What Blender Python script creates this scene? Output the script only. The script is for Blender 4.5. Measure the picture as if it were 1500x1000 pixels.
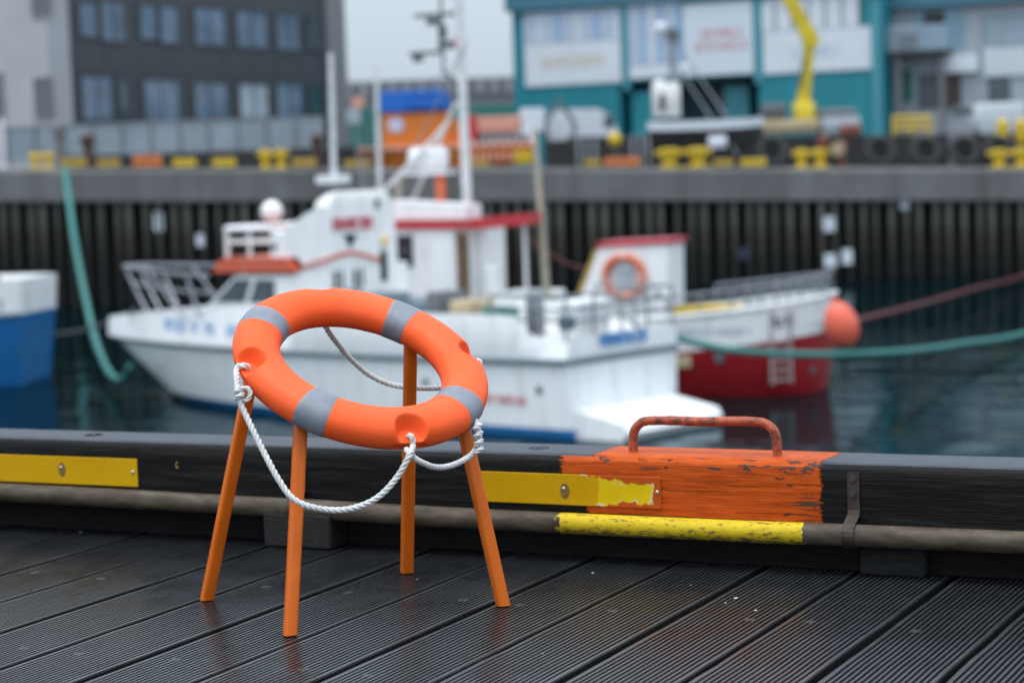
import bpy, bmesh, math, random
from math import sin, cos, pi, radians, hypot, atan2, sqrt
from mathutils import Vector, Matrix, noise
random.seed(7)
S = bpy.context.scene
for o in list(bpy.data.objects): bpy.data.objects.remove(o)
COL = S.collection

# ------------------------------------------------------------------ camera
F, PITCH, ROLL, YAW, H = 3154.0, radians(4.717), radians(-1.99), radians(26.1), 1.3
C = Vector((0, 0, H))
FW = Vector((0, cos(PITCH), -sin(PITCH))); _r = Vector((1, 0, 0)); _u = _r.cross(FW)
RT = _r*cos(ROLL) + _u*sin(ROLL); UP = -_r*sin(ROLL) + _u*cos(ROLL)
cd = bpy.data.cameras.new('camera'); cam = bpy.data.objects.new('camera', cd); COL.objects.link(cam)
m = Matrix.Identity(4)
for i in range(3): m[i][0], m[i][1], m[i][2], m[i][3] = RT[i], UP[i], -FW[i], C[i]
cam.matrix_world = m
cd.sensor_width = 36; cd.lens = 36*F/1500; cd.clip_start = .1; cd.clip_end = 3000
cd.dof.use_dof = True; cd.dof.focus_distance = 6.12; cd.dof.aperture_fstop = 2.25; cd.dof.aperture_blades = 0
S.camera = cam

# ------------------------------------------------------------------ world and sun
SUN_EL, SUN_AZ = radians(76), radians(-140)      # azimuth from +Y towards +X
w = bpy.data.worlds.new('World'); S.world = w; w.use_nodes = True
nt = w.node_tree; bg = nt.nodes['Background']
sky = nt.nodes.new('ShaderNodeTexSky'); sky.sky_type = 'NISHITA'; sky.sun_disc = False
sky.sun_elevation = SUN_EL; sky.sun_rotation = SUN_AZ; sky.air_density = 1.0; sky.dust_density = 4.0; sky.ozone_density = 1.0
hs = nt.nodes.new('ShaderNodeHueSaturation'); hs.inputs['Saturation'].default_value = .30
mx = nt.nodes.new('ShaderNodeMixRGB'); mx.inputs['Fac'].default_value = .72
tcw = nt.nodes.new('ShaderNodeTexCoord'); sx = nt.nodes.new('ShaderNodeSeparateXYZ'); nt.links.new(tcw.outputs['Generated'], sx.inputs[0])
rw = nt.nodes.new('ShaderNodeMapRange'); rw.inputs['From Min'].default_value = 0; rw.inputs['From Max'].default_value = 1; rw.inputs['To Min'].default_value = 1.0; rw.inputs['To Max'].default_value = 3.0
nt.links.new(sx.outputs['Z'], rw.inputs['Value'])          # overcast sky: luminance rises with sin(elevation)
mg = nt.nodes.new('ShaderNodeVectorMath'); mg.operation = 'SCALE'; mg.inputs[0].default_value = (5.35, 6.3, 7.25); nt.links.new(rw.outputs[0], mg.inputs['Scale'])
nt.links.new(mg.outputs[0], mx.inputs['Color2'])
nt.links.new(sky.outputs[0], hs.inputs['Color']); nt.links.new(hs.outputs[0], mx.inputs['Color1'])
nt.links.new(mx.outputs[0], bg.inputs['Color']); bg.inputs['Strength'].default_value = .10
sl = bpy.data.lights.new('sun', 'SUN'); sl.energy = 1.45; sl.angle = radians(35); sl.color = (1, .97, .93)
so = bpy.data.objects.new('sun', sl); COL.objects.link(so)
sd = Vector((sin(SUN_AZ)*cos(SUN_EL), cos(SUN_AZ)*cos(SUN_EL), sin(SUN_EL)))
so.rotation_euler = sd.to_track_quat('Z', 'Y').to_euler(); so.location = (0, -5, 30)
S.view_settings.view_transform = 'Standard'; S.view_settings.look = 'None'; S.view_settings.exposure = 0.32
S.view_settings.gamma = 1; S.view_settings.use_curve_mapping = False
S.render.engine = 'CYCLES'

# ------------------------------------------------------------------ measuring helpers
def ray(x, y): return FW + RT*((x-750)/F) - UP*((y-500)/F)
def at(x, y, depth):
    d = ray(x, y); return C + d*(depth/d.y)
def onz(x, y, z):
    d = ray(x, y); return C + d*((z-H)/d.z)
EX = Vector((cos(YAW), -sin(YAW), 0)); EY = Vector((sin(YAW), cos(YAW), 0))
def pier(a, b, z): return EX*a + EY*b + Vector((0, 0, z))
def onplane(O, n, x, y):
    d = ray(x, y); return C + d*((O-C).dot(n)/d.dot(n))

# ------------------------------------------------------------------ materials
MATS = {}
def newmat(name):
    m = bpy.data.materials.new(name); m.use_nodes = True; MATS[name] = m
    return m, m.node_tree, m.node_tree.nodes['Principled BSDF']
def N(t, typ, **kw):
    n = t.nodes.new(typ)
    for k, v in kw.items():
        if k.startswith('_'): setattr(n, k[1:], v)
        else: n.inputs[k.replace('__', ' ')].default_value = v
    return n
def coords(t, scale=(1, 1, 1), obj=True, off=(0, 0, 0)):
    tc = N(t, 'ShaderNodeTexCoord'); mp = N(t, 'ShaderNodeMapping')
    mp.inputs['Scale'].default_value = scale; mp.inputs['Location'].default_value = off
    t.links.new(tc.outputs['Object' if obj else 'Generated'], mp.inputs['Vector']); return mp.outputs[0]
def nz(t, vec, scale, detail=4, rough=.55):
    n = N(t, 'ShaderNodeTexNoise', Scale=scale, Detail=detail, Roughness=rough); t.links.new(vec, n.inputs['Vector']); return n.outputs['Fac']
def ramp(t, fac, stops):
    r = N(t, 'ShaderNodeValToRGB'); t.links.new(fac, r.inputs['Fac']); e = r.color_ramp.elements
    while len(e) < len(stops): e.new(.5)
    for el, (p, c) in zip(e, stops): el.position = p; el.color = (*c, 1) if not isinstance(c, (int, float)) else (c, c, c, 1)
    return r.outputs['Color']
def mixc(t, fac, a, b, mode='MIX'):
    n = N(t, 'ShaderNodeMixRGB', _blend_type=mode)
    for k, v in (('Fac', fac), ('Color1', a), ('Color2', b)):
        if hasattr(v, 'links') or hasattr(v, 'is_output'): t.links.new(v, n.inputs[k])
        elif isinstance(v, (int, float)): n.inputs[k].default_value = v if k == 'Fac' else (v, v, v, 1)
        else: n.inputs[k].default_value = (*v, 1)
    return n.outputs[0]
def mth(t, op, a, b=None, clamp=False):
    n = N(t, 'ShaderNodeMath', _operation=op, _use_clamp=clamp)
    for i, v in enumerate((a, b)):
        if v is None: continue
        if isinstance(v, (int, float)): n.inputs[i].default_value = v
        else: t.links.new(v, n.inputs[i])
    return n.outputs[0]
def bump(t, b, hgt, strength=.3, dist=.01):
    n = N(t, 'ShaderNodeBump', Strength=strength, Distance=dist); t.links.new(hgt, n.inputs['Height']); t.links.new(n.outputs[0], b.inputs['Normal'])
def sep(t, vec):
    s = N(t, 'ShaderNodeSeparateXYZ'); t.links.new(vec, s.inputs[0]); return s.outputs
def simple(name, col, rough=.5, var=.18, scale=6, metal=0, bmp=0, spec=.5, bscale=40, dist=.004, stretch=(1, 1, 1)):
    m, t, b = newmat(name); v = coords(t, stretch)
    n1 = nz(t, v, scale, 5); lo = tuple(c*(1-var) for c in col); hi = tuple(min(1, c*(1+var)) for c in col)
    t.links.new(ramp(t, n1, [(.3, lo), (.7, hi)]), b.inputs['Base Color'])
    n2 = nz(t, v, scale*3, 3); r = ramp(t, n2, [(.3, max(0, rough-.08)), (.7, min(1, rough+.1))]); t.links.new(r, b.inputs['Roughness'])
    b.inputs['Metallic'].default_value = metal; b.inputs['Specular IOR Level'].default_value = spec
    if bmp: bump(t, b, nz(t, v, bscale, 4), bmp, dist)
    return m

def mat_ring():
    m, t, b = newmat('buoy_plastic'); v = coords(t)
    t.links.new(ramp(t, nz(t, v, 5, 5), [(.3, (.86, .092, .014)), (.7, (.93, .112, .020))]), b.inputs['Base Color'])
    n = nz(t, v, 28, 6, .7)
    src = b.inputs['Base Color'].links[0].from_socket; scuff = ramp(t, nz(t, v, 9, 8, .72), [(.60, 0), (.74, .30)]); fade = ramp(t, nz(t, v, 2.2, 3), [(.4, 0), (.7, .16)])
    t.links.new(mixc(t, fade, mixc(t, scuff, src, (.52, .060, .014)), (.95, .22, .10)), b.inputs['Base Color'])
    t.links.new(ramp(t, n, [(.3, .42), (.7, .60)]), b.inputs['Roughness'])
    b.inputs['Specular IOR Level'].default_value = .25
    b.inputs['Subsurface Weight'].default_value = .0
    hgt = mth(t, 'ADD', nz(t, v, 420, 2), mth(t, 'MULTIPLY', nz(t, v, 14, 3), 2.5))
    bump(t, b, hgt, .12, .002)
mat_ring()
simple('band_grey', (.185, .200, .235), .5, .16, 14, bmp=.12, bscale=900, dist=.001)
def mat_leg():
    m, t, b = newmat('leg_orange'); v = coords(t)
    base = ramp(t, nz(t, v, 9, 4), [(.3, (.60, .115, .006)), (.7, (.70, .145, .010))])
    sc = ramp(t, nz(t, v, 55, 6, .7), [(.70, 0), (.735, 1)])
    t.links.new(mixc(t, sc, base, (.16, .035, .01)), b.inputs['Base Color'])
    t.links.new(ramp(t, nz(t, v, 30, 4), [(.3, .22), (.7, .38)]), b.inputs['Roughness'])
    b.inputs['Specular IOR Level'].default_value = .3
    bump(t, b, nz(t, v, 160, 3), .08, .002)
mat_leg()
def mat_rope(name, c, c2, rough=.7):
    m, t, b = newmat(name); v = coords(t)
    t.links.new(ramp(t, nz(t, v, 18, 5), [(.35, c), (.7, c2)]), b.inputs['Base Color']); b.inputs['Roughness'].default_value = rough
    bump(t, b, nz(t, v, 700, 2), .5, .0015)
mat_rope('rope_white', (.66, .66, .66), (.50, .49, .47))
mat_rope('rope_teal', (.022, .15, .135), (.04, .20, .18))
mat_rope('rope_red', (.11, .010, .014), (.07, .008, .010))
mat_rope('rope_dark', (.08, .09, .09), (.12, .12, .12))

def mat_deck():
    m, t, b = newmat('deck_wood')
    oi = N(t, 'ShaderNodeObjectInfo'); tc = N(t, 'ShaderNodeTexCoord')
    sc = N(t, 'ShaderNodeVectorMath', _operation='SCALE'); cb = N(t, 'ShaderNodeCombineXYZ')
    t.links.new(oi.outputs['Random'], cb.inputs[0]); t.links.new(oi.outputs['Random'], cb.inputs[1]); t.links.new(cb.outputs[0], sc.inputs[0]); sc.inputs['Scale'].default_value = 37
    ad = N(t, 'ShaderNodeVectorMath', _operation='ADD'); t.links.new(tc.outputs['Object'], ad.inputs[0]); t.links.new(sc.outputs[0], ad.inputs[1])
    v = ad.outputs[0]
    mp = N(t, 'ShaderNodeMapping'); mp.inputs['Scale'].default_value = (60, 3, 60); t.links.new(v, mp.inputs[0])
    grain = nz(t, mp.outputs[0], 1, 6, .65); blot = nz(t, v, 3.5, 5, .6); fine = nz(t, v, 140, 3)
    base = ramp(t, grain, [(.25, (.013, .0142, .017)), (.75, (.030, .0325, .038))])
    base = mixc(t, ramp(t, blot, [(.55, 0), (.75, .3)]), base, (.032, .028, .025))
    vv = mth(t, 'MULTIPLY_ADD', oi.outputs['Random'], .5); t.nodes[-1].inputs[2].default_value = .75
    base = mixc(t, 1, base, vv, 'MULTIPLY')
    t.links.new(base, b.inputs['Base Color'])
    r = mth(t, 'ADD', ramp(t, blot, [(.35, .15), (.65, .30)]), mth(t, 'MULTIPLY', grain, .12)); t.links.new(r, b.inputs['Roughness'])
    b.inputs['Specular IOR Level'].default_value = .5
    bump(t, b, mth(t, 'ADD', mth(t, 'MULTIPLY', grain, 1.5), mth(t, 'MULTIPLY', fine, .3)), .22, .002)
mat_deck()

def mat_beam():
    # dark weathered timber, with a brushed patch of peeling orange paint (beam runs along local x)
    m, t, b = newmat('beam_timber'); v = coords(t)
    mp = N(t, 'ShaderNodeMapping'); mp.inputs['Scale'].default_value = (4, 70, 70); t.links.new(v, mp.inputs[0])
    mp2 = N(t, 'ShaderNodeMapping'); mp2.inputs['Scale'].default_value = (7, 42, 42); t.links.new(v, mp2.inputs[0])
    grain = nz(t, mp.outputs[0], 1, 8, .68); blot = nz(t, v, 3, 5)
    wood = ramp(t, grain, [(.25, (.0025, .0025, .0026)), (.50, (.007, .0068, .0068)), (.80, (.036, .034, .032))])
    wood = mixc(t, ramp(t, blot, [(.4, 0), (.75, .5)]), wood, (.013, .012, .011))
    speck = mth(t, 'MULTIPLY', ramp(t, nz(t, mp2.outputs[0], 2.4, 4, .8), [(.66, 0), (.72, 1)]), ramp(t, nz(t, v, 2.2, 3), [(.48, 0), (.6, 1)]))
    wood = mixc(t, mth(t, 'MULTIPLY', speck, .6), wood, (.20, .19, .175))
    x, y, z = sep(t, v)
    topm = ramp(t, mth(t, 'MULTIPLY_ADD', mth(t, 'SUBTRACT', z, .338), 150), [(.3, 0), (.7, 1)])       # the top is a lighter blue-grey than the faces
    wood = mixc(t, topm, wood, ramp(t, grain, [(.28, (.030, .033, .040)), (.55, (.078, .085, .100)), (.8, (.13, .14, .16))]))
    rag = nz(t, v, 16, 6, .7); rag2 = nz(t, mp2.outputs[0], 1.3, 5, .7)
    wob = mth(t, 'MULTIPLY', mth(t, 'SUBTRACT', mth(t, 'ADD', mth(t, 'MULTIPLY', rag2, .55), mth(t, 'MULTIPLY', nz(t, mp.outputs[0], 2.2, 6, .75), .45)), .5), .07)
    xl = mth(t, 'ADD', x, wob)
    # the left border steps in below the plate and over the top face
    ztop = mth(t, 'GREATER_THAN', z, .338); zlow = mth(t, 'LESS_THAN', z, .185)
    left = mth(t, 'ADD', mth(t, 'ADD', -2.955, mth(t, 'MULTIPLY', ztop, .11)), mth(t, 'MULTIPLY', zlow, .085))
    right = -2.068
    fine = mth(t, 'MULTIPLY', mth(t, 'SUBTRACT', mth(t, 'ADD', mth(t, 'MULTIPLY', nz(t, mp2.outputs[0], 3.0, 6, .75), .6), mth(t, 'MULTIPLY', nz(t, v, 90, 4, .7), .4)), .5), 2.6)
    dL = mth(t, 'ADD', mth(t, 'MULTIPLY', mth(t, 'SUBTRACT', xl, left), 32), fine); dR = mth(t, 'ADD', mth(t, 'MULTIPLY', mth(t, 'SUBTRACT', right, xl), 32), fine)
    pm = mth(t, 'MULTIPLY', ramp(t, mth(t, 'ADD', dL, .5), [(.42, 0), (.58, 1)]), ramp(t, mth(t, 'ADD', dR, .5), [(.42, 0), (.58, 1)]))
    # flaked-off spots: many along the arris, few on the face, more near the right border
    mp3 = N(t, 'ShaderNodeMapping'); mp3.inputs['Scale'].default_value = (16, 46, 46); t.links.new(v, mp3.inputs[0])
    fl = nz(t, mp3.outputs[0], 1.1, 5, .62)
    mp4 = N(t, 'ShaderNodeMapping'); mp4.inputs['Scale'].default_value = (5.5, 110, 110); t.links.new(v, mp4.inputs[0])
    crack = nz(t, mp4.outputs[0], 1, 5, .6)
    arris = mth(t, 'MULTIPLY', mth(t, 'GREATER_THAN', z, .305), mth(t, 'LESS_THAN', z, .342))
    edge = ramp(t, mth(t, 'MULTIPLY_ADD', mth(t, 'SUBTRACT', x, -2.24), 6), [(0, 0), (1, 1)])
    thr = mth(t, 'SUBTRACT', mth(t, 'SUBTRACT', .70, mth(t, 'MULTIPLY', arris, .085)), mth(t, 'MULTIPLY', edge, .085))
    fmask = ramp(t, mth(t, 'MULTIPLY_ADD', mth(t, 'SUBTRACT', fl, thr), 60), [(0, 0), (1, 1)])
    cthr = mth(t, 'SUBTRACT', .695, mth(t, 'MULTIPLY', edge, .075))
    cmask = ramp(t, mth(t, 'MULTIPLY_ADD', mth(t, 'SUBTRACT', crack, cthr), 70), [(0, 0), (1, 1)])
    off = mth(t, 'MAXIMUM', fmask, mth(t, 'MULTIPLY', cmask, .9))
    paint = mth(t, 'MULTIPLY', pm, mth(t, 'SUBTRACT', 1, off, True))
    tone = nz(t, mp2.outputs[0], .8, 6, .6)
    pc = ramp(t, tone, [(.3, (.43, .058, .005)), (.6, (.55, .086, .008)), (.8, (.62, .14, .030))])
    chips = ramp(t, nz(t, mp4.outputs[0], 1.3, 5, .65), [(.54, 0), (.60, .55)])
    pc = mixc(t, chips, pc, (.17, .028, .006))
    bare = mixc(t, mth(t, 'MULTIPLY', off, pm), wood, (.050, .048, .040))
    t.links.new(mixc(t, paint, bare, pc), b.inputs['Base Color'])
    t.links.new(mixc(t, paint, ramp(t, grain, [(.3, .36), (.7, .62)]), ramp(t, tone, [(.3, .42), (.7, .6)])), b.inputs['Roughness'])
    b.inputs['Specular IOR Level'].default_value = .12
    hw = mth(t, 'MULTIPLY', grain, 1.2); hp = mth(t, 'ADD', mth(t, 'MULTIPLY', nz(t, mp4.outputs[0], .8, 5), .9), mth(t, 'MULTIPLY', paint, 1.0))
    hh = mth(t, 'ADD', hw, mth(t, 'MULTIPLY', hp, pm))
    bump(t, b, hh, .9, .005)
# MULTIPLY_ADD with a missing third input must add 0.5 so that the ramps are centred
def mth_fix():
    for m in bpy.data.materials:
        for n in m.node_tree.nodes:
            if n.bl_idname == 'ShaderNodeMath' and n.operation == 'MULTIPLY_ADD' and not n.inputs[2].is_linked and abs(n.inputs[2].default_value-.5) > .3: n.inputs[2].default_value = .5
mat_beam()

def mat_pipe():
    m, t, b = newmat('pipe_paint'); v = coords(t)
    mp = N(t, 'ShaderNodeMapping'); mp.inputs['Scale'].default_value = (6, 20, 20); t.links.new(v, mp.inputs[0])
    n1 = nz(t, mp.outputs[0], 1.4, 6, .65); n2 = nz(t, v, 60, 4, .7)
    base = ramp(t, n1, [(.25, (.032, .021, .013)), (.5, (.078, .058, .040)), (.75, (.14, .115, .085))])
    base = mixc(t, ramp(t, n2, [(.60, 0), (.70, .5)]), base, (.19, .17, .14))
    x, y, z = sep(t, v)
    rag = mth(t, 'MULTIPLY', mth(t, 'SUBTRACT', nz(t, v, 22, 5, .65), .5), .09)
    xx = mth(t, 'ADD', x, rag)
    pm = mth(t, 'MULTIPLY', ramp(t, mth(t, 'MULTIPLY_ADD', mth(t, 'ADD', xx, 2.945), 120), [(.3, 0), (.7, 1)]), ramp(t, mth(t, 'MULTIPLY_ADD', mth(t, 'SUBTRACT', -2.115, xx), 120), [(.3, 0), (.7, 1)]))
    wear = nz(t, mp.outputs[0], 4.6, 8, .8)
    low = ramp(t, mth(t, 'MULTIPLY', mth(t, 'SUBTRACT', .125, z), 18), [(0, 0), (1, 1)])
    wm = ramp(t, mth(t, 'ADD', wear, mth(t, 'MULTIPLY', low, .16)), [(.545, 0), (.60, 1)])
    pm = mth(t, 'MULTIPLY', pm, mth(t, 'SUBTRACT', 1, mth(t, 'MULTIPLY', wm, .92)))
    yc = ramp(t, n1, [(.3, (.56, .38, .006)), (.7, (.68, .49, .014))])
    t.links.new(mixc(t, pm, base, yc), b.inputs['Base Color'])
    t.links.new(ramp(t, n2, [(.3, .45), (.7, .65)]), b.inputs['Roughness'])
    b.inputs['Specular IOR Level'].default_value = .25; bump(t, b, mth(t, 'ADD', n2, mth(t, 'MULTIPLY', pm, 1.2)), .4, .002)
mat_pipe()

def mat_plate():
    m, t, b = newmat('plate_yellow'); v = coords(t)
    x, y, z = sep(t, v)
    base = ramp(t, nz(t, v, 7, 4), [(.3, (.56, .300, .001)), (.7, (.62, .345, .002))])
    # orange overpaint around the right end, with white scraped edge; only past x=-2.85
    rag = mth(t, 'MULTIPLY', mth(t, 'SUBTRACT', nz(t, v, 22, 6, .7), .5), .060)
    zc = mth(t, 'ABSOLUTE', mth(t, 'SUBTRACT', z, .226))
    grow = ramp(t, mth(t, 'MULTIPLY', mth(t, 'ADD', x, 2.95), 4.5), [(0, 0), (1, 1)])
    d1 = mth(t, 'ADD', mth(t, 'SUBTRACT', zc, mth(t, 'SUBTRACT', .072, mth(t, 'MULTIPLY', grow, .040))), rag)
    d2 = mth(t, 'ADD', mth(t, 'ADD', x, 2.628), mth(t, 'MULTIPLY', rag, .6))
    dd = mth(t, 'MAXIMUM', d1, d2)
    om = mth(t, 'MULTIPLY', ramp(t, mth(t, 'MULTIPLY_ADD', dd, 300), [(.4, 0), (.6, 1)]), mth(t, 'GREATER_THAN', x, -2.96))
    wm = mth(t, 'MULTIPLY', ramp(t, mth(t, 'MULTIPLY_ADD', mth(t, 'ADD', dd, .006), 300), [(.4, 0), (.6, 1)]), mth(t, 'MULTIPLY', ramp(t, nz(t, v, 40, 3), [(.55, 0), (.6, .8)]), mth(t, 'GREATER_THAN', x, -2.96)))
    fresh = mth(t, 'MULTIPLY', ramp(t, mth(t, 'MULTIPLY_ADD', mth(t, 'ADD', mth(t, 'ADD', x, 2.82), mth(t, 'MULTIPLY', rag, .7)), 120), [(.4, 0), (.6, 1)]), ramp(t, nz(t, v, 9, 2), [(.3, .6), (.6, 1)]))
    c = mixc(t, fresh, base, (.72, .52, .006)); c = mixc(t, wm, c, (.66, .64, .58)); c = mixc(t, om, c, (.48, .082, .012))
    dirt = ramp(t, nz(t, v, 30, 5, .7), [(.62, 0), (.72, .5)]); c = mixc(t, dirt, c, (.38, .22, .01))
    t.links.new(c, b.inputs['Base Color']); t.links.new(ramp(t, nz(t, v, 20, 4), [(.3, .28), (.7, .45)]), b.inputs['Roughness'])
    b.inputs['Specular IOR Level'].default_value = .2
    bump(t, b, mth(t, 'ADD', om, nz(t, v, 60, 3)), .25, .0015)
mat_plate()
simple('rust_dirt', (.20, .115, .02), .7, .3, 40)
def mat_handle():
    m, t, b = newmat('handle_rust'); v = coords(t)
    n1 = nz(t, v, 34, 7, .72); n2 = nz(t, v, 130, 4, .7)
    c = ramp(t, n1, [(.36, (.075, .020, .014)), (.46, (.28, .055, .024)), (.60, (.46, .085, .030)), (.75, (.58, .15, .055))])
    c = mixc(t, ramp(t, n2, [(.60, 0), (.68, .7)]), c, (.05, .018, .014))
    t.links.new(c, b.inputs['Base Color']); t.links.new(ramp(t, n1, [(.35, .75), (.7, .4)]), b.inputs['Roughness'])
    bump(t, b, mth(t, 'ADD', n1, n2), .5, .004)
mat_handle()
simple('rusty_iron', (.050, .032, .025), .6, .45, 24, metal=.25, bmp=.5, bscale=90, dist=.003)
simple('bolt_iron', (.085, .075, .07), .42, .3, 60, metal=.6, bmp=.3, bscale=200, dist=.002)
simple('steel', (.55, .56, .57), .28, .1, 20, metal=.9)
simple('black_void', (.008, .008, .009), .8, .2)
simple('block_timber', (.020, .020, .020), .62, .7, 5, spec=.2, bmp=.8, bscale=9, dist=.010, stretch=(6, 40, 60))
simple('under_timber', (.006, .006, .0065), .8, .4, 5, spec=.15, bmp=.5, bscale=20, dist=.006, stretch=(2, 14, 14))
simple('chip_white', (.55, .54, .50), .6, .1)
simple('screw_dark', (.02, .02, .022), .35, .3, 90, metal=.3); simple('groove_shade', (.0075, .0075, .0085), .55, .4, 20, spec=.3)

def mat_water():
    m, t, b = newmat('harbour_water'); v = coords(t, (1, 1, 1)); t.nodes.remove(b)
    mp = N(t, 'ShaderNodeMapping'); mp.inputs['Scale'].default_value = (.7, 1, 1); t.links.new(v, mp.inputs[0])
    n1 = nz(t, mp.outputs[0], .95, 2, .45); n2 = nz(t, mp.outputs[0], 3.0, 3, .5); big = ramp(t, nz(t, v, .11, 3), [(.38, .15), (.62, 1)])
    hgt = mth(t, 'MULTIPLY', mth(t, 'ADD', n1, mth(t, 'MULTIPLY', n2, .10)), big)
    bp = N(t, 'ShaderNodeBump', Strength=.6, Distance=.11); t.links.new(hgt, bp.inputs['Height'])
    df = N(t, 'ShaderNodeBsdfDiffuse'); df.inputs['Color'].default_value = (.003, .012, .014, 1)
    gl = N(t, 'ShaderNodeBsdfGlossy', Roughness=.05); gl.inputs['Color'].default_value = (.44, .52, .56, 1)
    fr = N(t, 'ShaderNodeFresnel', IOR=1.33); mixs = N(t, 'ShaderNodeMixShader')
    for n in (df, gl, fr): t.links.new(bp.outputs[0], n.inputs['Normal'])
    t.links.new(fr.outputs[0], mixs.inputs[0]); t.links.new(df.outputs[0], mixs.inputs[1]); t.links.new(gl.outputs[0], mixs.inputs[2])
    t.links.new(mixs.outputs[0], t.nodes['Material Output'].inputs['Surface'])
mat_water()
def mat_gel(name, col, dirt=(.45, .44, .40), rough=.32):
    m, t, b = newmat(name); v = coords(t)
    mp = N(t, 'ShaderNodeMapping'); mp.inputs['Scale'].default_value = (2.2, 2.2, .35); t.links.new(v, mp.inputs[0])
    st = ramp(t, nz(t, mp.outputs[0], 2.4, 6, .65), [(.50, 0), (.72, .6)])
    t.links.new(mixc(t, st, ramp(t, nz(t, v, .9, 3), [(.3, tuple(c*.95 for c in col)), (.7, col)]), dirt), b.inputs['Base Color'])
    b.inputs['Roughness'].default_value = rough
mat_gel('gel_white', (.88, .885, .89), (.58, .57, .53)); mat_gel('gel_cream', (.74, .74, .71))
mat_gel('gel_red', (.36, .014, .020), (.20, .012, .016)); mat_gel('gel_blue', (.010, .135, .36), (.02, .09, .2)); mat_gel('roof_red', (.50, .035, .045), (.38, .05, .05))
mat_gel('brow_orange', (.62, .11, .055), (.5, .2, .15)); mat_gel('boot_blue', (.02, .17, .42), (.03, .12, .25))
simple('rail_grey', (.10, .145, .17), .5); simple('glass_dark', (.020, .026, .030), .08, .2, 3); simple('glass_grey', (.08, .10, .115), .1, .25, 2)
simple('stainless', (.27, .285, .31), .35, .1, metal=.5); simple('door_brown', (.13, .078, .045), .55, .25, 4)
simple('fender_pink', (.74, .12, .07), .42, .08); simple('ring_orange', (.62, .13, .05), .5); simple('letter_blue', (.09, .28, .58), .5); simple('letter_red', (.55, .12, .14), .5)
simple('letter_dark', (.06, .07, .09), .6); simple('letter_pink', (.60, .22, .22), .6); simple('letter_pale', (.40, .52, .62), .6); simple('letter_tan', (.60, .52, .40), .6)
simple('lamp_warm', (.80, .62, .34), .4); simple('mast_white', (.66, .67, .68), .4); simple('spar_wood', (.40, .37, .30), .5); simple('equip_dark', (.10, .11, .12), .5)
simple('yellow_paint', (.60, .40, .012), .5, .2, 5); simple('ochre_paint', (.42, .27, .04), .6, .3, 5); simple('orange_paint', (.56, .16, .04), .55, .25, 5)
simple('rust_brown', (.085, .040, .028), .7, .35, 3); simple('rust_red', (.20, .05, .035), .7, .3, 3)
def mat_conc(name, lo, hi, streak=.5):
    m, t, b = newmat(name); v = coords(t)
    mp = N(t, 'ShaderNodeMapping'); mp.inputs['Scale'].default_value = (1.3, 1, .12); t.links.new(v, mp.inputs[0])
    a = nz(t, v, .35, 6, .65); s = nz(t, mp.outputs[0], 1.1, 5, .6)
    c = ramp(t, a, [(.3, lo), (.7, hi)]); c = mixc(t, ramp(t, s, [(.45, 0), (.7, streak)]), c, tuple(x*.6 for x in lo))
    t.links.new(c, b.inputs['Base Color']); b.inputs['Roughness'].default_value = .8; bump(t, b, nz(t, v, 3, 6), .4, .05)
mat_conc('concrete', (.105, .105, .104), (.19, .19, .188)); mat_conc('ground_asphalt', (.05, .05, .052), (.09, .09, .09), .2); mat_conc('dark_concrete', (.016, .016, .017), (.040, .039, .038))
def mat_pile():
    m, t, b = newmat('pile'); v = coords(t); x, y, z = sep(t, v)
    oi = N(t, 'ShaderNodeObjectInfo')
    n = nz(t, v, 1.5, 6, .65)
    k = mth(t, 'ADD', mth(t, 'MULTIPLY', z, .32), mth(t, 'MULTIPLY', mth(t, 'SUBTRACT', n, .5), .6))   # z above the water, tidal zone below
    c = ramp(t, k, [(.10, (.006, .006, .0055)), (.42, (.016, .015, .011)), (.70, (.062, .057, .042)), (.98, (.17, .165, .145))])
    vv = mth(t, 'MULTIPLY_ADD', oi.outputs['Random'], .7); t.nodes[-1].inputs[2].default_value = .6
    t.links.new(mixc(t, 1, c, vv, 'MULTIPLY'), b.inputs['Base Color']); b.inputs['Roughness'].default_value = .7
mat_pile()
simple('dark_cladding', (.050, .053, .062), .5, .15, 1.5, stretch=(3, 3, .2)); simple('window_blue', (.16, .21, .28), .12, .35, .5); simple('window_pale', (.36, .42, .47), .3, .2, .6)
simple('window_frame', (.045, .05, .055), .5); simple('pale_render', (.40, .405, .425), .8, .08, .6); simple('grey_window', (.13, .135, .15), .3, .2); simple('end_wall', (.22, .215, .225), .8, .08)
simple('fence_glass', (.25, .30, .345), .25, .15, .5); simple('fence_post', (.17, .16, .17), .6)
simple('teal_clad', (.012, .215, .265), .5, .10, .6, stretch=(2, 2, .3)); simple('teal_light', (.055, .27, .33), .5, .1); simple('teal_roof', (.055, .17, .235), .5)
simple('panel_white', (.66, .70, .755), .6, .06, .5); simple('window_sky', (.30, .44, .64), .2, .18, .5); simple('mullion_pale', (.48, .56, .66), .5); simple('banner_white', (.62, .69, .755), .6, .05)
simple('recess_dark', (.012, .06, .072), .6); simple('crane_yellow', (.62, .47, .012), .45, .15, 2); simple('van_white', (.60, .63, .68), .4, .05)
simple('far_grey', (.20, .205, .22), .8, .15, .2); simple('far_roof', (.28, .29, .31), .7, .2, .3)
simple('vessel_orange', (.66, .185, .022), .45, .1, 1); simple('vessel_blue', (.008, .13, .52), .5, .1, 1); simple('vessel_salmon', (.66, .30, .22), .5, .15, 1); simple('emblem_pale', (.55, .55, .70), .5)
simple('rubber', (.018, .018, .019), .75, .3, 3); simple('grey_wall', (.34, .38, .42), .7, .1, .5); simple('blue_wall', (.22, .34, .42), .6, .1, .5); simple('white_wall', (.56, .62, .66), .6, .08, .5)
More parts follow.
